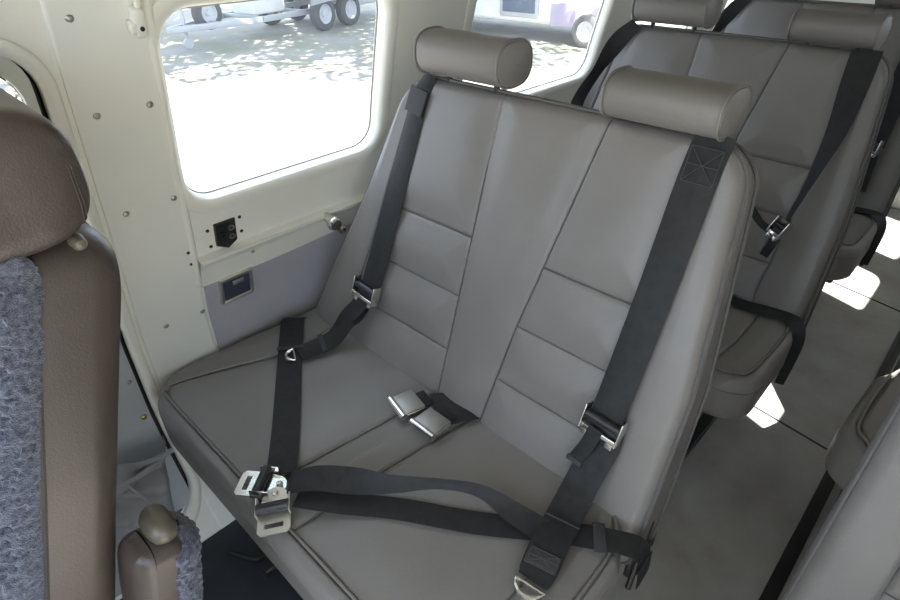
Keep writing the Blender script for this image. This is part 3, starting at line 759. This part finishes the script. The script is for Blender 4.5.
# ------------------------------------------------------------------ front seat with sheepskin (left edge)
def make_front():
    root = empty('front_seat', (0, 0, 0)); A = 19.0
    MX = plane_mx(0, -0.042, 0.712, A)
    x0, x1 = 0.06, 0.50
    V0, V1 = -0.42, 0.315
    mb, ring, tr = pad(lambda v: (x0 + 0.0, x1 - 0.012 * max(0, v / V1)), V0, V1, 0.108, [], MX, re=0.02, nu=50, nv=80, puff=0.004, rc=(0.03, 0.03, 0.06, 0.05), wrinkle=0.006, seed=1, bottom_round=0.04, seam_r=0)
    back = mb.build('backrest', ['brown', 'brown_seam'], root)
    mb = MB(); pts = [Vector(tr(u, v, -0.018)) for u, v in ring]; mb.tube(pts[::2], 0.0028, 6, closed=True); mb.build('backrest_stitching', 'brown_seam', back)
    # sheepskin cover on the front face: dense curly pile
    mb = MB(); rows = []
    NU, NV = 150, 260
    def fl(u, v, w0): 
        p = Vector((u * 120, v * 120, w0 * 120)); q = noise.noise(p) * 0.6 + noise.noise(p * 2.1) * 0.3 + 0.4 * noise.noise(p * 0.2)
        return 0.009 * q
    prof = [(-1.0, -0.016), (-1.02, 0.004), (-0.995, 0.020), (-0.96, 0.030)]
    us = list(np.linspace(0, 1, NU))
    for i in range(NV):
        v = V0 + 0.01 + (V1 - V0 - 0.02) * i / (NV - 1); row = []
        edge = [(1.0 + 0.001, -0.020), (1.012, -0.008), (1.016, 0.006), (1.008, 0.020), (0.992, 0.031), (0.97, 0.036)]
        xa, xb = x0 + 0.0, x1 - 0.004
        fine = []
        for a, b_ in zip(edge[:-1], edge[1:]):
            for k in range(4): fine.append((a[0] + (b_[0] - a[0]) * k / 4, a[1] + (b_[1] - a[1]) * k / 4))
        fine.append(edge[-1])
        prf = fine + [(t, 0.036) for t in np.linspace(0.965, 0.03, 110)] + [(1 - s_, w_) for s_, w_ in fine[::-1]]
        for s_, w_ in prf:
            u = xa + (xb - xa) * s_; q = fl(u, v, w_)
            tp = min(1, (V1 - 0.01 - v) / 0.02 + 0.2)
            row.append(MX @ Vector((u + q * 0.8 * (1 if s_ > 0.96 else 0), v, w_ * tp + q)))
        rows.append(row)
    mb.grid(rows); mb.build('sheepskin_cover', 'fleece', root)
    # headrest: deep rounded block with a stitched band
    mb = MB(); n = 56; cy, cz = 0.060, 1.062
    def sec(k, sy=1.0):
        P = []
        for q in range(n):
            a = 2 * math.pi * q / n; ca, sa = math.cos(a), math.sin(a)
            P.append((cy + 0.084 * sy * k * math.copysign(abs(ca) ** 0.72, ca), cz + 0.072 * k * math.copysign(abs(sa) ** 0.72, sa)))
        return P
    rows = []
    for x, k in [(0.07, 0.02), (0.06, 0.7), (0.07, 0.93), (0.09, 1.0)] + [(x, 1.0 + 0.02 * math.sin((x - 0.1) * 9)) for x in np.linspace(0.12, 0.45, 9)] + [(0.478, 1.0), (0.490, 0.985), (0.498, 0.95), (0.504, 0.86), (0.508, 0.6), (0.509, 0.3), (0.509, 0.02)]:
        rows.append([(x + 0.003 * noise.noise(Vector((y * 20, z * 20, x * 8))), y, z) for y, z in sec(k)])
    mb.grid(rows, 0, closeu=True); h = mb.build('headrest', 'brown', root)
    mb = MB()
    def capx(y, z):
        k = ((abs(y - cy) / 0.084) ** (2 / 0.72) + (abs(z - cz) / 0.072) ** (2 / 0.72)) ** 0.36
        return float(np.interp(k, [0.02, 0.3, 0.6, 0.86, 0.95, 0.985, 1.0], [0.509, 0.509, 0.508, 0.504, 0.498, 0.490, 0.478]))
    for off in (0.063, 0.066):
        P = [(cy + off + 0.004 * math.cos(t * 1.2), cz + 0.058 * math.sin(t)) for t in np.linspace(-1.2, 0.75, 40)]
        mb.tube([(capx(y, z) + 0.0002, y, z) for y, z in P], 0.0009, 6)
    mb.build('headrest_stitching', 'brown_seam', h)
    mb = MB(); mb.lathe([(0.0001, 0.009), (0.005, 0.008), (0.0075, 0.004), (0.008, -0.01)], (0.496, 0.112, 0.990), 'x', 20); mb.build('pivot_cap', 'ochre', root)
    for xp in (0.2, 0.36):
        mb = MB(); mb.tube([(xp, 0.085, 0.95), (xp, 0.075, 1.04)], 0.008, 10); mb.build('headrest_post', 'blackmetal', h)
    # armrest on the aisle side, folded up behind the back
    mb, ring, tr = pad(lambda v: (0.455 - 0.03 * 0, 0.545), -0.30, 0.0, 0.07, [], plane_mx(0, 0.022, 0.565, 14), re=0.022, nu=40, nv=50, puff=0.004, rc=(0.02, 0.02, 0.05, 0.022), wrinkle=0.006, seed=6, bottom_round=0.025, seam_r=0)
    arm = mb.build('armrest', ['brown', 'brown_seam'], root)
    mb = MB(); rows = []
    for i in range(110):
        v = -0.30 + 0.30 * i / 109; row = []
        for a in np.linspace(-0.15 * math.pi, 1.15 * math.pi, 60):
            k = 1.0 if v < -0.03 else max(0.25, 1 - ((v + 0.03) / 0.034) ** 2) 
            u = 0.500 + 0.048 * math.cos(a) * k; w_ = -0.062 - 0.034 * math.sin(a) * k; q = fl(u, v, w_)
            row.append(plane_mx(0, 0.022, 0.565, 14) @ Vector((u + q * math.cos(a), v, w_ - q * math.sin(a))))
        rows.append(row)
    mb.grid(rows); mb.build('armrest_sheepskin', 'fleece', arm)
    mb = MB(); mb.lathe([(0.0001, 0.034), (0.008, 0.033), (0.015, 0.029), (0.0195, 0.018), (0.021, 0.0), (0.0195, -0.018), (0.014, -0.028), (0.0001, -0.03)], (0.498, 0.066, 0.560), 'x', 24); mb.build('armrest_pivot', 'ochre', arm)
    # seat cushion and pedestal, below the picture
    mb, ring, tr = pad(lambda y: (x0, x1), -0.68, -0.18, 0.12, [], Matrix.Translation((0, 0, 0.36)), re=0.03, nu=30, nv=30, rc=(0.06, 0.06, 0.04, 0.04), bottom_round=0.03, seam_r=0)
    mb.build('seat_cushion', ['brown', 'brown_seam'], root)
    mb = MB(); mb.box((0.28, -0.40, 0.13), (0.34, 0.38, 0.22), bev=0.02); mb.build('pedestal', 'blackmetal', root)
    return root
f1 = make_front()
tag(f1, 'brown leather front seat with a blue grey sheepskin cover at the left edge', 'seat')

# ================================================================== BELTS
def B(x, z, off=0.012, row=0):                       # point just off a backrest face
    v = vz(z); return (x, 0.635 + PITCH * row + v * SR - off * CR, z + off * SR)
NB = (0, -CR, SR)
def bp(x, z, off=0.012, w_=1.0, row=0, n=NB): return (*B(x, z, off, row), *n, w_)
def cp(x, y, z=0.4185, n=(0, 0, 1), w_=1.0): return (x, y, z, *n, w_)
SL = [0.0]
def strap_part(name, pts, width, parent, matn='web', n=10, curl=0.0, thick=0.0024):
    mb = MB(); ribbon(mb, pts, width, thick, n, curl=curl); return mb.build(name, matn, parent)
def frame3(p, d, nrm):                                # x across, y along d, z normal
    y = Vector(d).normalized(); z = Vector(nrm); z = (z - y * z.dot(y)).normalized(); x = y.cross(z)
    m4 = Matrix((x, y, z)).transposed().to_4x4(); m4.translation = Vector(p); return m4
def xform(mb, m4): mb.v = [tuple(m4 @ Vector(p)) for p in mb.v]; return mb
def adjuster(parent, p, d, nrm, wd=0.066):
    """three bar shoulder buckle: side cheeks, black roller, lower chrome yoke"""
    m4 = frame3(p, d, nrm)
    mb = MB()
    for s in (-1, 1):
        mb.box((s * (wd / 2 + 0.002), 0.0, 0.010), (0.0028, 0.046, 0.024), bev=0.001)
        mb.box((s * (wd / 2 - 0.009), -0.026, 0.004), (0.016, 0.014, 0.004), bev=0.0015)
    mb.box((0, -0.019, 0.015), (wd, 0.009, 0.004), bev=0.0015)
    for s in (-1, 1): mb.box((s * wd * 0.36, -0.027, 0.014), (wd * 0.20, 0.014, 0.003), bev=0.001)
    a = xform(mb, m4).build('adjuster_frame', 'chrome', parent)
    mb = MB(); mb.lathe([(0.0001, -wd / 2), (0.0085, -wd / 2), (0.0085, wd / 2), (0.0001, wd / 2)], (0, 0.004, 0.010), 'x', 18)
    mb.box((0, -0.009, 0.007), (wd * 0.92, 0.014, 0.005), bev=0.002)
    xform(mb, m4).build('adjuster_roller', 'blackplastic', a); return a
def end_hook(parent, p, d, nrm, w_=0.042):
    """open chrome loop the strap end is sewn round"""
    m4 = frame3(p, d, nrm); mb = MB(); pts = []
    for t in np.linspace(-0.72, 0.72, 18): pts.append((w_ * 0.5 * math.sin(t * 1.9) * 1.05, 0.021 * math.cos(t * 2.0), 0.002))
    mb.tube(pts, [0.0042 if 2 < i < 15 else 0.003 for i in range(18)], 8)
    mb.tube([pts[0], pts[-1]], 0.003, 8)
    return xform(mb, m4).build('end_loop', 'chrome', parent)
def patch(parent, p, d, nrm, wd, ln, name='stitched_patch', th=0.0035):
    m4 = frame3(p, d, nrm); mb = MB(); mb.box((0, 0, 0.002), (wd, ln, th), bev=0.001)
    return xform(mb, m4).build(name, 'webpatch', parent)
BW = 0.060
# row 1, left shoulder strap
t = empty('shoulder_strap', B(0.27, 1.0)); t.location = (0, 0, 0)
tag(t, 'black shoulder strap on the window side of the nearest bench, end loop on the cushion', 'seat belt', 'shoulder straps')
strap_part('webbing', [bp(0.292, 1.008, 0.004, 0.55), bp(0.280, 0.95, 0.012, 0.75), bp(0.260, 0.79, 0.013, 0.92), bp(0.247, 0.65, 0.016), bp(0.238, 0.556, 0.022)], 0.062, t, 'web', 10, curl=-0.003)
adjuster(t, B(0.236, 0.548, 0.018), Vector((0.08, SR, CR)), NB, 0.066)
strap_part('webbing_lower', [bp(0.234, 0.556, 0.014), bp(0.220, 0.50, 0.024), bp(0.202, 0.465, 0.040, n=(0, -0.8, 0.6)), (0.186, 0.585, 0.433, 0, -0.45, 0.9, 1), (0.172, 0.535, 0.424, 0, -0.1, 1, 1), (0.163, 0.500, 0.4215, 0, 0, 1, 0.9)], 0.056, t, 'web', 10, curl=0.003)
strap_part('loose_tail', [bp(0.236, 0.540, 0.022), bp(0.228, 0.51, 0.034), bp(0.210, 0.478, 0.044)], 0.036, t)
patch(t, B(0.278, 0.955, 0.013), (0.16, SR, CR), NB, 0.050, 0.05)
patch(t, (0.180, 0.556, 0.431), (0.4, 0.9, 0.2), (0, -0.2, 1), 0.062, 0.012, 'webbing_keeper')
end_hook(t, (0.160, 0.492, 0.4235), (-0.5, -1, 0), (0, 0, 1))
def box_stitch(parent, p, d, nrm, wd, ln):
    m4 = frame3(p, d, nrm); mb = MB(); a, b_ = wd / 2, ln / 2
    for A_, B_ in (((-a, -b_), (a, -b_)), ((a, -b_), (a, b_)), ((a, b_), (-a, b_)), ((-a, b_), (-a, -b_)), ((-a, -b_), (a, b_)), ((-a, b_), (a, -b_)), ((-a, 0), (a, 0))):
        mb.tube([(A_[0], A_[1], 0), (B_[0], B_[1], 0)], 0.0007, 5)
    return xform(mb, m4).build('box_stitch', 'thread', parent)
# row 1, right shoulder strap
t = empty('shoulder_strap'); tag(t, 'black shoulder strap on the aisle side of the nearest bench, reaching the picture bottom', 'seat belt', 'shoulder straps')
strap_part('webbing', [bp(0.862, 1.008, 0.004), bp(0.860, 0.93, 0.012), bp(0.858, 0.78, 0.013), bp(0.855, 0.65, 0.017), bp(0.853, 0.562, 0.022)], 0.058, t, 'web', 10, curl=-0.002)
adjuster(t, B(0.854, 0.554, 0.018), Vector((0.05, SR, CR)), NB, 0.064)
strap_part('webbing_lower', [bp(0.857, 0.566, 0.012), bp(0.861, 0.52, 0.016), bp(0.858, 0.48, 0.026), (0.855, 0.612, 0.452, 0, -0.7, 0.7, 1), (0.862, 0.560, 0.430, 0, -0.3, 1, 1), (0.875, 0.50, 0.4305, 0, 0, 1, 1), (0.888, 0.448, 0.424, 0, 0.05, 1, 0.95), (0.890, 0.432, 0.422, 0, 0, 1, 0.8)], 0.060, t, 'web', 10)
strap_part('loose_tail', [bp(0.848, 0.545, 0.036), bp(0.842, 0.51, 0.034), bp(0.828, 0.470, 0.030)], 0.026, t)
patch(t, B(0.828, 0.470, 0.030), (0.05, SR, CR), NB, 0.030, 0.010, 'tail_stop')
pp = patch(t, (0.8835, 0.468, 0.4275), (-0.25, 1, 0.1), (0, 0, 1), 0.052, 0.030)
box_stitch(pp, (0.8835, 0.468, 0.4315), (-0.25, 1, 0.1), (0, 0, 1), 0.044, 0.024)
box_stitch(t, B(0.862, 0.965, 0.0145), (0.0, SR, CR), NB, 0.046, 0.050)
patch(t, (0.866, 0.545, 0.4305), (-0.2, 1, 0.2), (0, -0.2, 1), 0.0605, 0.003, 'stitch_row')
end_hook(t, (0.893, 0.425, 0.4235), (0.15, -1, 0), (0, 0, 1), 0.046)
# row 1, lap belt on the window side with the two buckle plates
t = empty('lap_belt'); tag(t, 'black lap strap lying front to back on the window half of the nearest bench', 'seat belt', 'lap straps')
strap_part('webbing', [(0.008, 0.600, 0.400, 0, -0.5, 0.9, 1), cp(0.028, 0.570, 0.418), cp(0.09, 0.525), cp(0.181, 0.460), cp(0.26, 0.405), cp(0.334, 0.353), cp(0.39, 0.312), cp(0.432, 0.280, 0.423)], 0.056, t, 'web', 10)
strap_part('folded_end', [cp(0.03, 0.568, 0.4215), cp(0.09, 0.526, 0.4215), cp(0.128, 0.498, 0.4215)], 0.058, t)
patch(t, (0.128, 0.499, 0.423), (-0.82, 0.57, 0), (0, 0, 1), 0.062, 0.010, 'webbing_keeper')
def buckle_plate(parent, p, d, nrm, matn, w0=0.056, ln=0.078):
    m4 = frame3(p, d, nrm); mb = MB()
    # plate with rounded bolt end and slotted outer end
    P = []
    for a in np.linspace(-90, 90, 15): P.append((0.5 * w0 * math.sin(rad(a)) * 0.80, -ln * 0.28 - 0.5 * w0 * 0.75 * math.cos(rad(a))))
    P += [(w0 / 2, ln * 0.02), (w0 / 2, ln * 0.48), (w0 / 2 - 0.006, ln * 0.56), (-w0 / 2 + 0.006, ln * 0.56), (-w0 / 2, ln * 0.48), (-w0 / 2, ln * 0.02)]
    sl = [(-w0 * 0.29, ln * 0.30), (w0 * 0.29, ln * 0.30), (w0 * 0.29, ln * 0.42), (-w0 * 0.29, ln * 0.42)]
    bm = bmesh.new(); out = [bm.verts.new((x, y, 0)) for x, y in P]; inn = [bm.verts.new((x, y, 0)) for x, y in sl]
    eg = [bm.edges.new((out[i], out[(i + 1) % len(out)])) for i in range(len(out))] + [bm.edges.new((inn[i], inn[(i + 1) % 4])) for i in range(4)]
    bmesh.ops.triangle_fill(bm, use_beauty=True, edges=eg)
    g = bmesh.ops.extrude_face_region(bm, geom=bm.faces[:]); 
    for v in [e for e in g['geom'] if isinstance(e, bmesh.types.BMVert)]: v.co.z += 0.003
    bm.verts.index_update(); mb.add([v.co[:] for v in bm.verts], [[v.index for v in f.verts] for f in bm.faces]); bm.free()
    for s in (-1, 1): mb.box((s * w0 * 0.51, -0.004, 0.008), (0.0026, 0.034, 0.018), bev=0.001)
    pl = xform(mb, m4).build('buckle_plate', matn, parent, smooth=True)
    mb = MB(); mb.lathe([(0.0001, -w0 * 0.49), (0.0095, -w0 * 0.49), (0.0095, w0 * 0.49), (0.0001, w0 * 0.49)], (0, 0.0, 0.0125), 'x', 20)
    xform(mb, m4).build('roller', 'blackplastic', pl)
    mb = MB(); mb.lathe([(0.0062, 0.002), (0.0062, 0.009), (0.004, 0.0105), (0.0001, 0.011)], (0, -ln * 0.40, 0), 'z', 8); xform(mb, m4).build('bolt', matn, pl)
    return pl
buckle_plate(t, (0.432, 0.243, 0.424), (-0.60, -0.50, 0.04), (-0.1, 0, 1), 'chrome')
buckle_plate(t, (0.492, 0.230, 0.4215), (0.80, -0.58, -0.16), (0.0, -0.12, 1), 'steel')
# row 1, lap belt from the aisle side: a flat run and a looser twisted run above it
t = empty('lap_belt'); tag(t, 'black lap strap crossing the nearest bench from its aisle corner to the metal plates', 'seat belt', 'lap straps')
strap_part('webbing', [(0.992, 0.600, 0.375, 0.9, 0, 0.3, 1), (0.985, 0.600, 0.408, 0.5, 0, 0.9, 1), cp(0.955, 0.585), cp(0.866, 0.530), cp(0.76, 0.452), cp(0.645, 0.381), cp(0.56, 0.318), cp(0.495, 0.272, 0.421)], 0.044, t, 'web', 10)
strap_part('twisted_run', [cp(0.470, 0.275, 0.432), (0.505, 0.312, 0.442, 0.15, -0.3, 1, 1), (0.560, 0.352, 0.446, 0.2, -0.5, 0.9, 1), (0.612, 0.392, 0.446, 0.25, -0.8, 0.7, 0.7), (0.672, 0.450, 0.446, 0.2, -0.9, 0.45, 0.42), (0.735, 0.488, 0.446, 0.3, -0.75, 0.65, 0.50), (0.800, 0.500, 0.434, 0.25, -0.3, 0.95, 0.8), (0.865, 0.512, 0.4245, 0, 0, 1, 1)], 0.046, t, 'web', 12, curl=0.002)
patch(t, (0.925, 0.567, 0.4195), (0.82, 0.57, 0), (0, 0, 1), 0.054, 0.020, 'webbing_keeper')
strap_part('anchor_strap', [(0.994, 0.602, 0.39, 1, 0, 0.1, 1), (0.993, 0.615, 0.33, 1, 0, 0, 1), (0.985, 0.65, 0.27, 1, 0, 0, 1)], 0.045, t)
# centre buckles
def cover_buckle(label, p, d):
    t = empty('belt_buckle', p); t.matrix_world = frame3(p, d, (0, 0, 1))
    tag(t, label, 'buckle', 'pair of flat buckles in the middle of the nearest bench')
    mb = MB(); prof = []
    w_, l_ = 0.064, 0.052
    mb.box((0, 0, 0.0075), (w_, l_, 0.012), bev=0.003); mb.lathe([(0.0001, -w_ / 2), (0.0085, -w_ / 2), (0.0085, w_ / 2), (0.0001, w_ / 2)], (0, -l_ / 2 + 0.002, 0.0088), 'x', 18)
    mb.build('buckle_housing', 'chrome', t)
    mb = MB(); mb.box((0, 0.004, 0.0145), (w_ * 0.94, l_ * 0.86, 0.003), bev=0.0014); mb.build('buckle_flap', 'flap', t)
    mb = MB(); mb.box((0, l_ / 2 + 0.010, 0.0045), (0.046, 0.030, 0.003), bev=0.001); mb.build('buckle_strap', 'web', t)
    return t
cover_buckle('flat metal buckle on the middle of the nearest cushion, the one closer to the window', (0.470, 0.560, 0.415), (0.25, 0.97, 0))
cover_buckle('flat metal buckle on the middle of the nearest cushion, the one closer to the aisle', (0.545, 0.556, 0.415), (0.02, 1, 0))
t = empty('centre_strap'); tag(t, 'short wide black strap coming out of the crease behind the pair of flat buckles', 'seat belt')
strap_part('webbing', [(0.565, 0.680, 0.403, 0, -0.3, 1, 1), cp(0.552, 0.645, 0.4175), cp(0.535, 0.615, 0.4175), cp(0.518, 0.590, 0.4175)], 0.095, t)

# rows 2 and 3
def rear_set(row, labs):
    Y = PITCH * row
    def q(x, y, z, *n): return (x, y + Y, z, *(n if n else (0, 0, 1)), 1)
    t = empty('shoulder_strap'); tag(t, labs[0], 'seat belt', 'shoulder straps')
    strap_part('webbing', [bp(0.862, 1.000, 0.010, row=row), bp(0.866, 0.93, 0.014, 0.95, row=row), bp(0.870, 0.83, 0.020, 0.75, row=row, n=(-0.25, -CR, SR)), bp(0.860, 0.71, 0.026, 0.4, row=row, n=(-0.7, -CR, SR)), bp(0.846, 0.62, 0.024, 0.22, row=row, n=(-0.8, -CR, SR))] if row == 1 else
               [bp(0.860, 1.000, 0.010, row=row), bp(0.855, 0.85, 0.014, row=row), bp(0.855, 0.70, 0.016, row=row), bp(0.856, 0.60, 0.02, row=row)], 0.062, t)
    adjuster(t, B(0.842 if row == 1 else 0.856, 0.600, 0.024, row), Vector((0.35 if row == 1 else 0.05, SR, CR)), (-0.3, -CR, SR), 0.030 if row == 1 else 0.046)
    strap_part('webbing_lower', [bp(0.842, 0.600, 0.018, row=row), bp(0.836, 0.56, 0.026, row=row), bp(0.826, 0.525, 0.018, row=row)] if row == 1 else
               [bp(0.860, 0.600, 0.014, row=row), bp(0.866, 0.52, 0.02, row=row), bp(0.872, 0.46, 0.03, row=row)], 0.022 if row == 1 else 0.040, t)
    t = empty('shoulder_strap'); tag(t, labs[1], 'seat belt', 'shoulder straps')
    strap_part('webbing', [bp(0.292, 1.004, 0.010, 0.6, row=row), bp(0.256, 0.95, 0.024, 0.8, row=row, n=(0.5, -CR, SR)), bp(0.222, 0.87, 0.032, 0.55, row=row, n=(0.9, -0.3, SR)), bp(0.185, 0.78, 0.030, 0.6, row=row, n=(0.6, -CR, SR)), bp(0.182, 0.66, 0.016, row=row), bp(0.19, 0.55, 0.016, row=row)], 0.062, t)
    t = empty('lap_belt'); tag(t, labs[2], 'seat belt', 'lap straps')
    strap_part('webbing', [q(0.55, 0.655, 0.412), q(0.66, 0.625, 0.4185), q(0.80, 0.588, 0.4185), q(0.88, 0.598, 0.4185), q(0.935, 0.605, 0.4185), (0.962, 0.592 + Y, 0.412, 0.5, -0.4, 0.7, 0.95), (0.980, 0.575 + Y, 0.385, 0.8, -0.6, 0.1, 0.8), (0.982, 0.562 + Y, 0.33, 0.6, -0.8, 0, 0.6), (0.978, 0.555 + Y, 0.255, 0.4, -0.9, 0, 0.5)], 0.044, t)
    return t
rear_set(1, ['black shoulder strap on the aisle side of the second bench, twisted narrow at its buckle',
             'black twisted shoulder strap on the window side of the second bench',
             'black lap strap across the second bench, its end hanging over the aisle edge'])
rear_set(2, ['black shoulder strap on the aisle side of the rearmost bench at the right edge',
             'blue grey shoulder strap on the window side of the rearmost bench, above the second backrest',
             'black lap strap across the rearmost bench, hanging over the aisle edge'])
t = empty('lap_belt'); tag(t, 'black strap curving over the lower backrest of the second bench, its end hanging free', 'seat belt', 'lap straps')
strap_part('webbing', [bp(0.62, 0.615, 0.012, row=1), bp(0.68, 0.645, 0.016, row=1), bp(0.74, 0.635, 0.018, row=1), bp(0.79, 0.60, 0.024, row=1), bp(0.83, 0.585, 0.03, row=1)], 0.018, t)

# ================================================================== OUTSIDE
GZ = -1.0
mb = MB(); mb.grid([[(x, y, GZ) for x in np.linspace(-90, 60, 40)] for y in np.linspace(-60, 90, 40)]); g = struct(mb.build('ground', 'ground'))
def wheel(parent, p, r_, wd, ax, name='wheel'):
    """ax: unit vector of the axle"""
    m4 = frame3(p, (0, 0, 1), ax); 
    m4 = m4 @ Matrix.Rotation(0, 4, 'Z')
    mb = MB(); mb.lathe([(r_ * 0.60, -wd / 2), (r_ * 0.85, -wd / 2), (r_ * 0.97, -wd * 0.4), (r_, -wd * 0.2), (r_, wd * 0.2), (r_ * 0.97, wd * 0.4), (r_ * 0.85, wd / 2), (r_ * 0.60, wd / 2), (r_ * 0.58, 0), (r_ * 0.60, -wd / 2)], (0, 0, 0), 'z', 36)
    o = xform(mb, m4).build(name, 'tyre', parent)
    mb = MB(); mb.lathe([(r_ * 0.61, wd * 0.42), (r_ * 0.55, wd * 0.36), (r_ * 0.50, wd * 0.15), (r_ * 0.22, wd * 0.12), (r_ * 0.16, wd * 0.30), (0.001, wd * 0.32)], (0, 0, 0), 'z', 36)
    xform(mb, m4).build('rim', 'rim', o); return o
def beam(mb, a, b_, wd, ht, mi=0):
    a, b_ = Vector(a), Vector(b_); d = b_ - a; m4 = frame3((a + b_) / 2, d, (0, 0, 1)); k = MB(); k.box((0, 0, 0), (wd, d.length, ht), bev=0.01)
    xform(k, m4); mb.add(k.v, k.f, mi)
# trailer: frame runs away from the aircraft
tr0 = empty('boat_trailer', (-11.6, 9.0, GZ)); tag(tr0, 'pale metal trailer with two wheels in line on the ground beyond the large window', 'trailer')
D = Vector((-11.657 + 11.47, 9.634 - 8.65, 0)); D.normalize(); Nn = Vector((D.y, -D.x, 0))  # Nn points to the aircraft
if Nn.x < 0: Nn = -Nn
def T_(s, o_, z): p = Vector((-11.5, 8.75, 0)) + D * s - Nn * o_; return Vector((p.x, p.y, GZ + z)) - tr0.location
for s in (0.0, 0.90): wheel(tr0, T_(s, 0, 0.36), 0.36, 0.22, Nn)
for s in (0.0, 0.90): wheel(tr0, T_(s, 1.8, 0.36), 0.36, 0.22, -Nn)
wheel(tr0, T_(-2.5, 0.9, 0.62), 0.33, 0.20, Nn, 'spare_wheel')
mb = MB()
for o_ in (0.25, 1.55): beam(mb, T_(-1.6, o_, 0.42), T_(3.2, o_, 0.42), 0.07, 0.12)
for o_ in (0.25, 1.55): beam(mb, T_(-1.6, o_, 0.42), T_(-3.5, 0.9, 0.40), 0.07, 0.12)
for s in (-1.6, -0.4, 1.3, 3.2): beam(mb, T_(s, 0.25, 0.44), T_(s, 1.55, 0.44), 0.06, 0.08)
for s in (-2.5,): beam(mb, T_(s, 0.55, 0.42), T_(s, 1.25, 0.42), 0.06, 0.10)
mb.build('chassis', 'alu', tr0)
mb = MB(); rows = []
for s in np.linspace(-0.50, 1.40, 20):
    h = 0.80 + 0.05 * math.sin(math.pi * (s + 0.5) / 1.9); rows.append([T_(s, -0.16, h - 0.22), T_(s, -0.16, h), T_(s, 0.16, h), T_(s, 0.16, h - 0.03), T_(s, -0.13, h - 0.03), T_(s, -0.13, h - 0.22)])
mb.grid(rows, 0, closeu=True); mb.build('mudguard', 'alu', tr0)
mb = MB(); mb.box(T_(-1.1, 0.9, 0.72), (0.7, 0.9, 0.5), rot=Matrix((Nn, D, Vector((0, 0, 1)))).transposed(), bev=0.03); mb.build('storage_box', 'white', tr0)
mb = MB(); mb.box(T_(1.6, 0.9, 0.95), (1.4, 3.0, 0.42), rot=Matrix((Nn, D, Vector((0, 0, 1)))).transposed(), bev=0.08); mb.build('load_bed', 'alu', tr0)
mb = MB(); mb.tube([T_(-3.1, 0.9, 0.95), T_(-3.1, 0.9, 0.22)], 0.035, 10); mb.lathe([(0.001, -0.03), (0.10, -0.03), (0.10, 0.03), (0.001, 0.03)], T_(-3.1, 0.9, 0.11), 'x', 20); mb.tube([T_(-3.1, 0.9, 0.25), T_(-3.1, 0.9, 0.11)], 0.02, 8); mb.build('jockey_wheel', 'alu', tr0)
# van with cab glass behind the second window
vn = empty('white_van', (-6.5, 11.6, GZ)); tag(vn, 'white van with a dark window and purple haze painted low on it beyond the second window', 'van')
DV = Vector((0.995, 0.10, 0)).normalized(); NV = Vector((-0.10, 0.995, 0)).normalized()   # NV points away
RV = Matrix((DV, NV, Vector((0, 0, 1)))).transposed()
def V_(a, b_, z): p = Vector((-5.53, 10.79, GZ + z)) + DV * a + NV * b_; return p - vn.location
mb = MB(); mb.box(V_(-2.0, 1.0, 1.25), (6.0, 1.9, 1.84), rot=RV, bev=0.10); mb.build('body', 'white', vn)
mb = MB(); mb.box(V_(-0.1, 0.03, 0.55), (1.5, 0.06, 0.42), rot=RV, bev=0.02); mb.build('purple_haze_panel', 'purple', vn)  # purple reflection and haze put into the colour of an added panel
mb = MB(); mb.box(V_(-1.62, 0.02, 0.84), (0.80, 0.06, 0.62), rot=RV, bev=0.03); mb.build('side_glass', 'dkglass', vn)
mb = MB(); mb.box(V_(-1.62, 0.03, 0.84), (0.95, 0.04, 0.80), rot=RV, bev=0.02); mb.build('glass_surround', 'alu', vn)
for a in (-3.9, 0.0): wheel(vn, V_(a, 0.02, 0.31), 0.31, 0.22, -NV)
# trees that shade the ground
def tree(x, y, h, r_, seed, label):
    rnd = random.Random(seed); t = empty('shade_tree', (x, y, GZ)); tag(t, label, 'tree', 'trees outside')
    mb = MB(); mb.tube([(0, 0, 0), (0.05, 0, h * 0.35), (0.0, 0.1, h * 0.7), (0, 0.1, h * 0.95)], [0.20, 0.16, 0.12, 0.05], 10)
    for k in range(6):
        a = k * 1.05; mb.tube([(0, 0.05, h * (0.45 + 0.06 * k)), (r_ * 0.35 * math.cos(a), r_ * 0.35 * math.sin(a), h * 0.75), (r_ * 0.7 * math.cos(a), r_ * 0.7 * math.sin(a), h * 0.9)], [0.08, 0.05, 0.02], 6)
    mb.build('trunk', 'bark', t)
    mb = MB(); vs = []; fs = []
    for k in range(11000):
        u = rnd.uniform(-1, 1); a = rnd.uniform(0, 6.283); q = math.sqrt(1 - u * u); rr_ = r_ * rnd.uniform(0.35, 1) 
        p = Vector((rr_ * q * math.cos(a), rr_ * q * math.sin(a), h * 0.86 + rr_ * u * 0.45))
        if noise.noise(p * 0.9 + Vector((seed, 0, 0))) < -0.12: continue
        d1 = Vector((rnd.uniform(-1, 1), rnd.uniform(-1, 1), rnd.uniform(-0.5, 0.5))).normalized() * 0.13
        d2 = d1.cross(Vector((rnd.uniform(-1, 1), rnd.uniform(-1, 1), 1))).normalized() * 0.09
        o = len(vs); vs += [p - d1, p + d2, p + d1, p - d2]; fs.append((o, o + 1, o + 2, o + 3))
    mb.add(vs, fs); mb.build('foliage', 'leaf', t, smooth=False)

tree(-6.2, 7.6, 9.5, 5.2, 3, 'leafy tree by the aircraft, its shade falling between trailer and van')
tree(-9.5, 11.5, 9.5, 5.2, 5, 'leafy tree standing between the trailer and the white van')
tree(-10.2, 3.2, 8.5, 5.0, 9, 'leafy tree nearest the trailer hitch, its shade falling round the jockey wheel')
tree(-14.0, 3.4, 8.5, 4.8, 7, 'leafy tree beyond the trailer hitch, farthest from the aircraft')
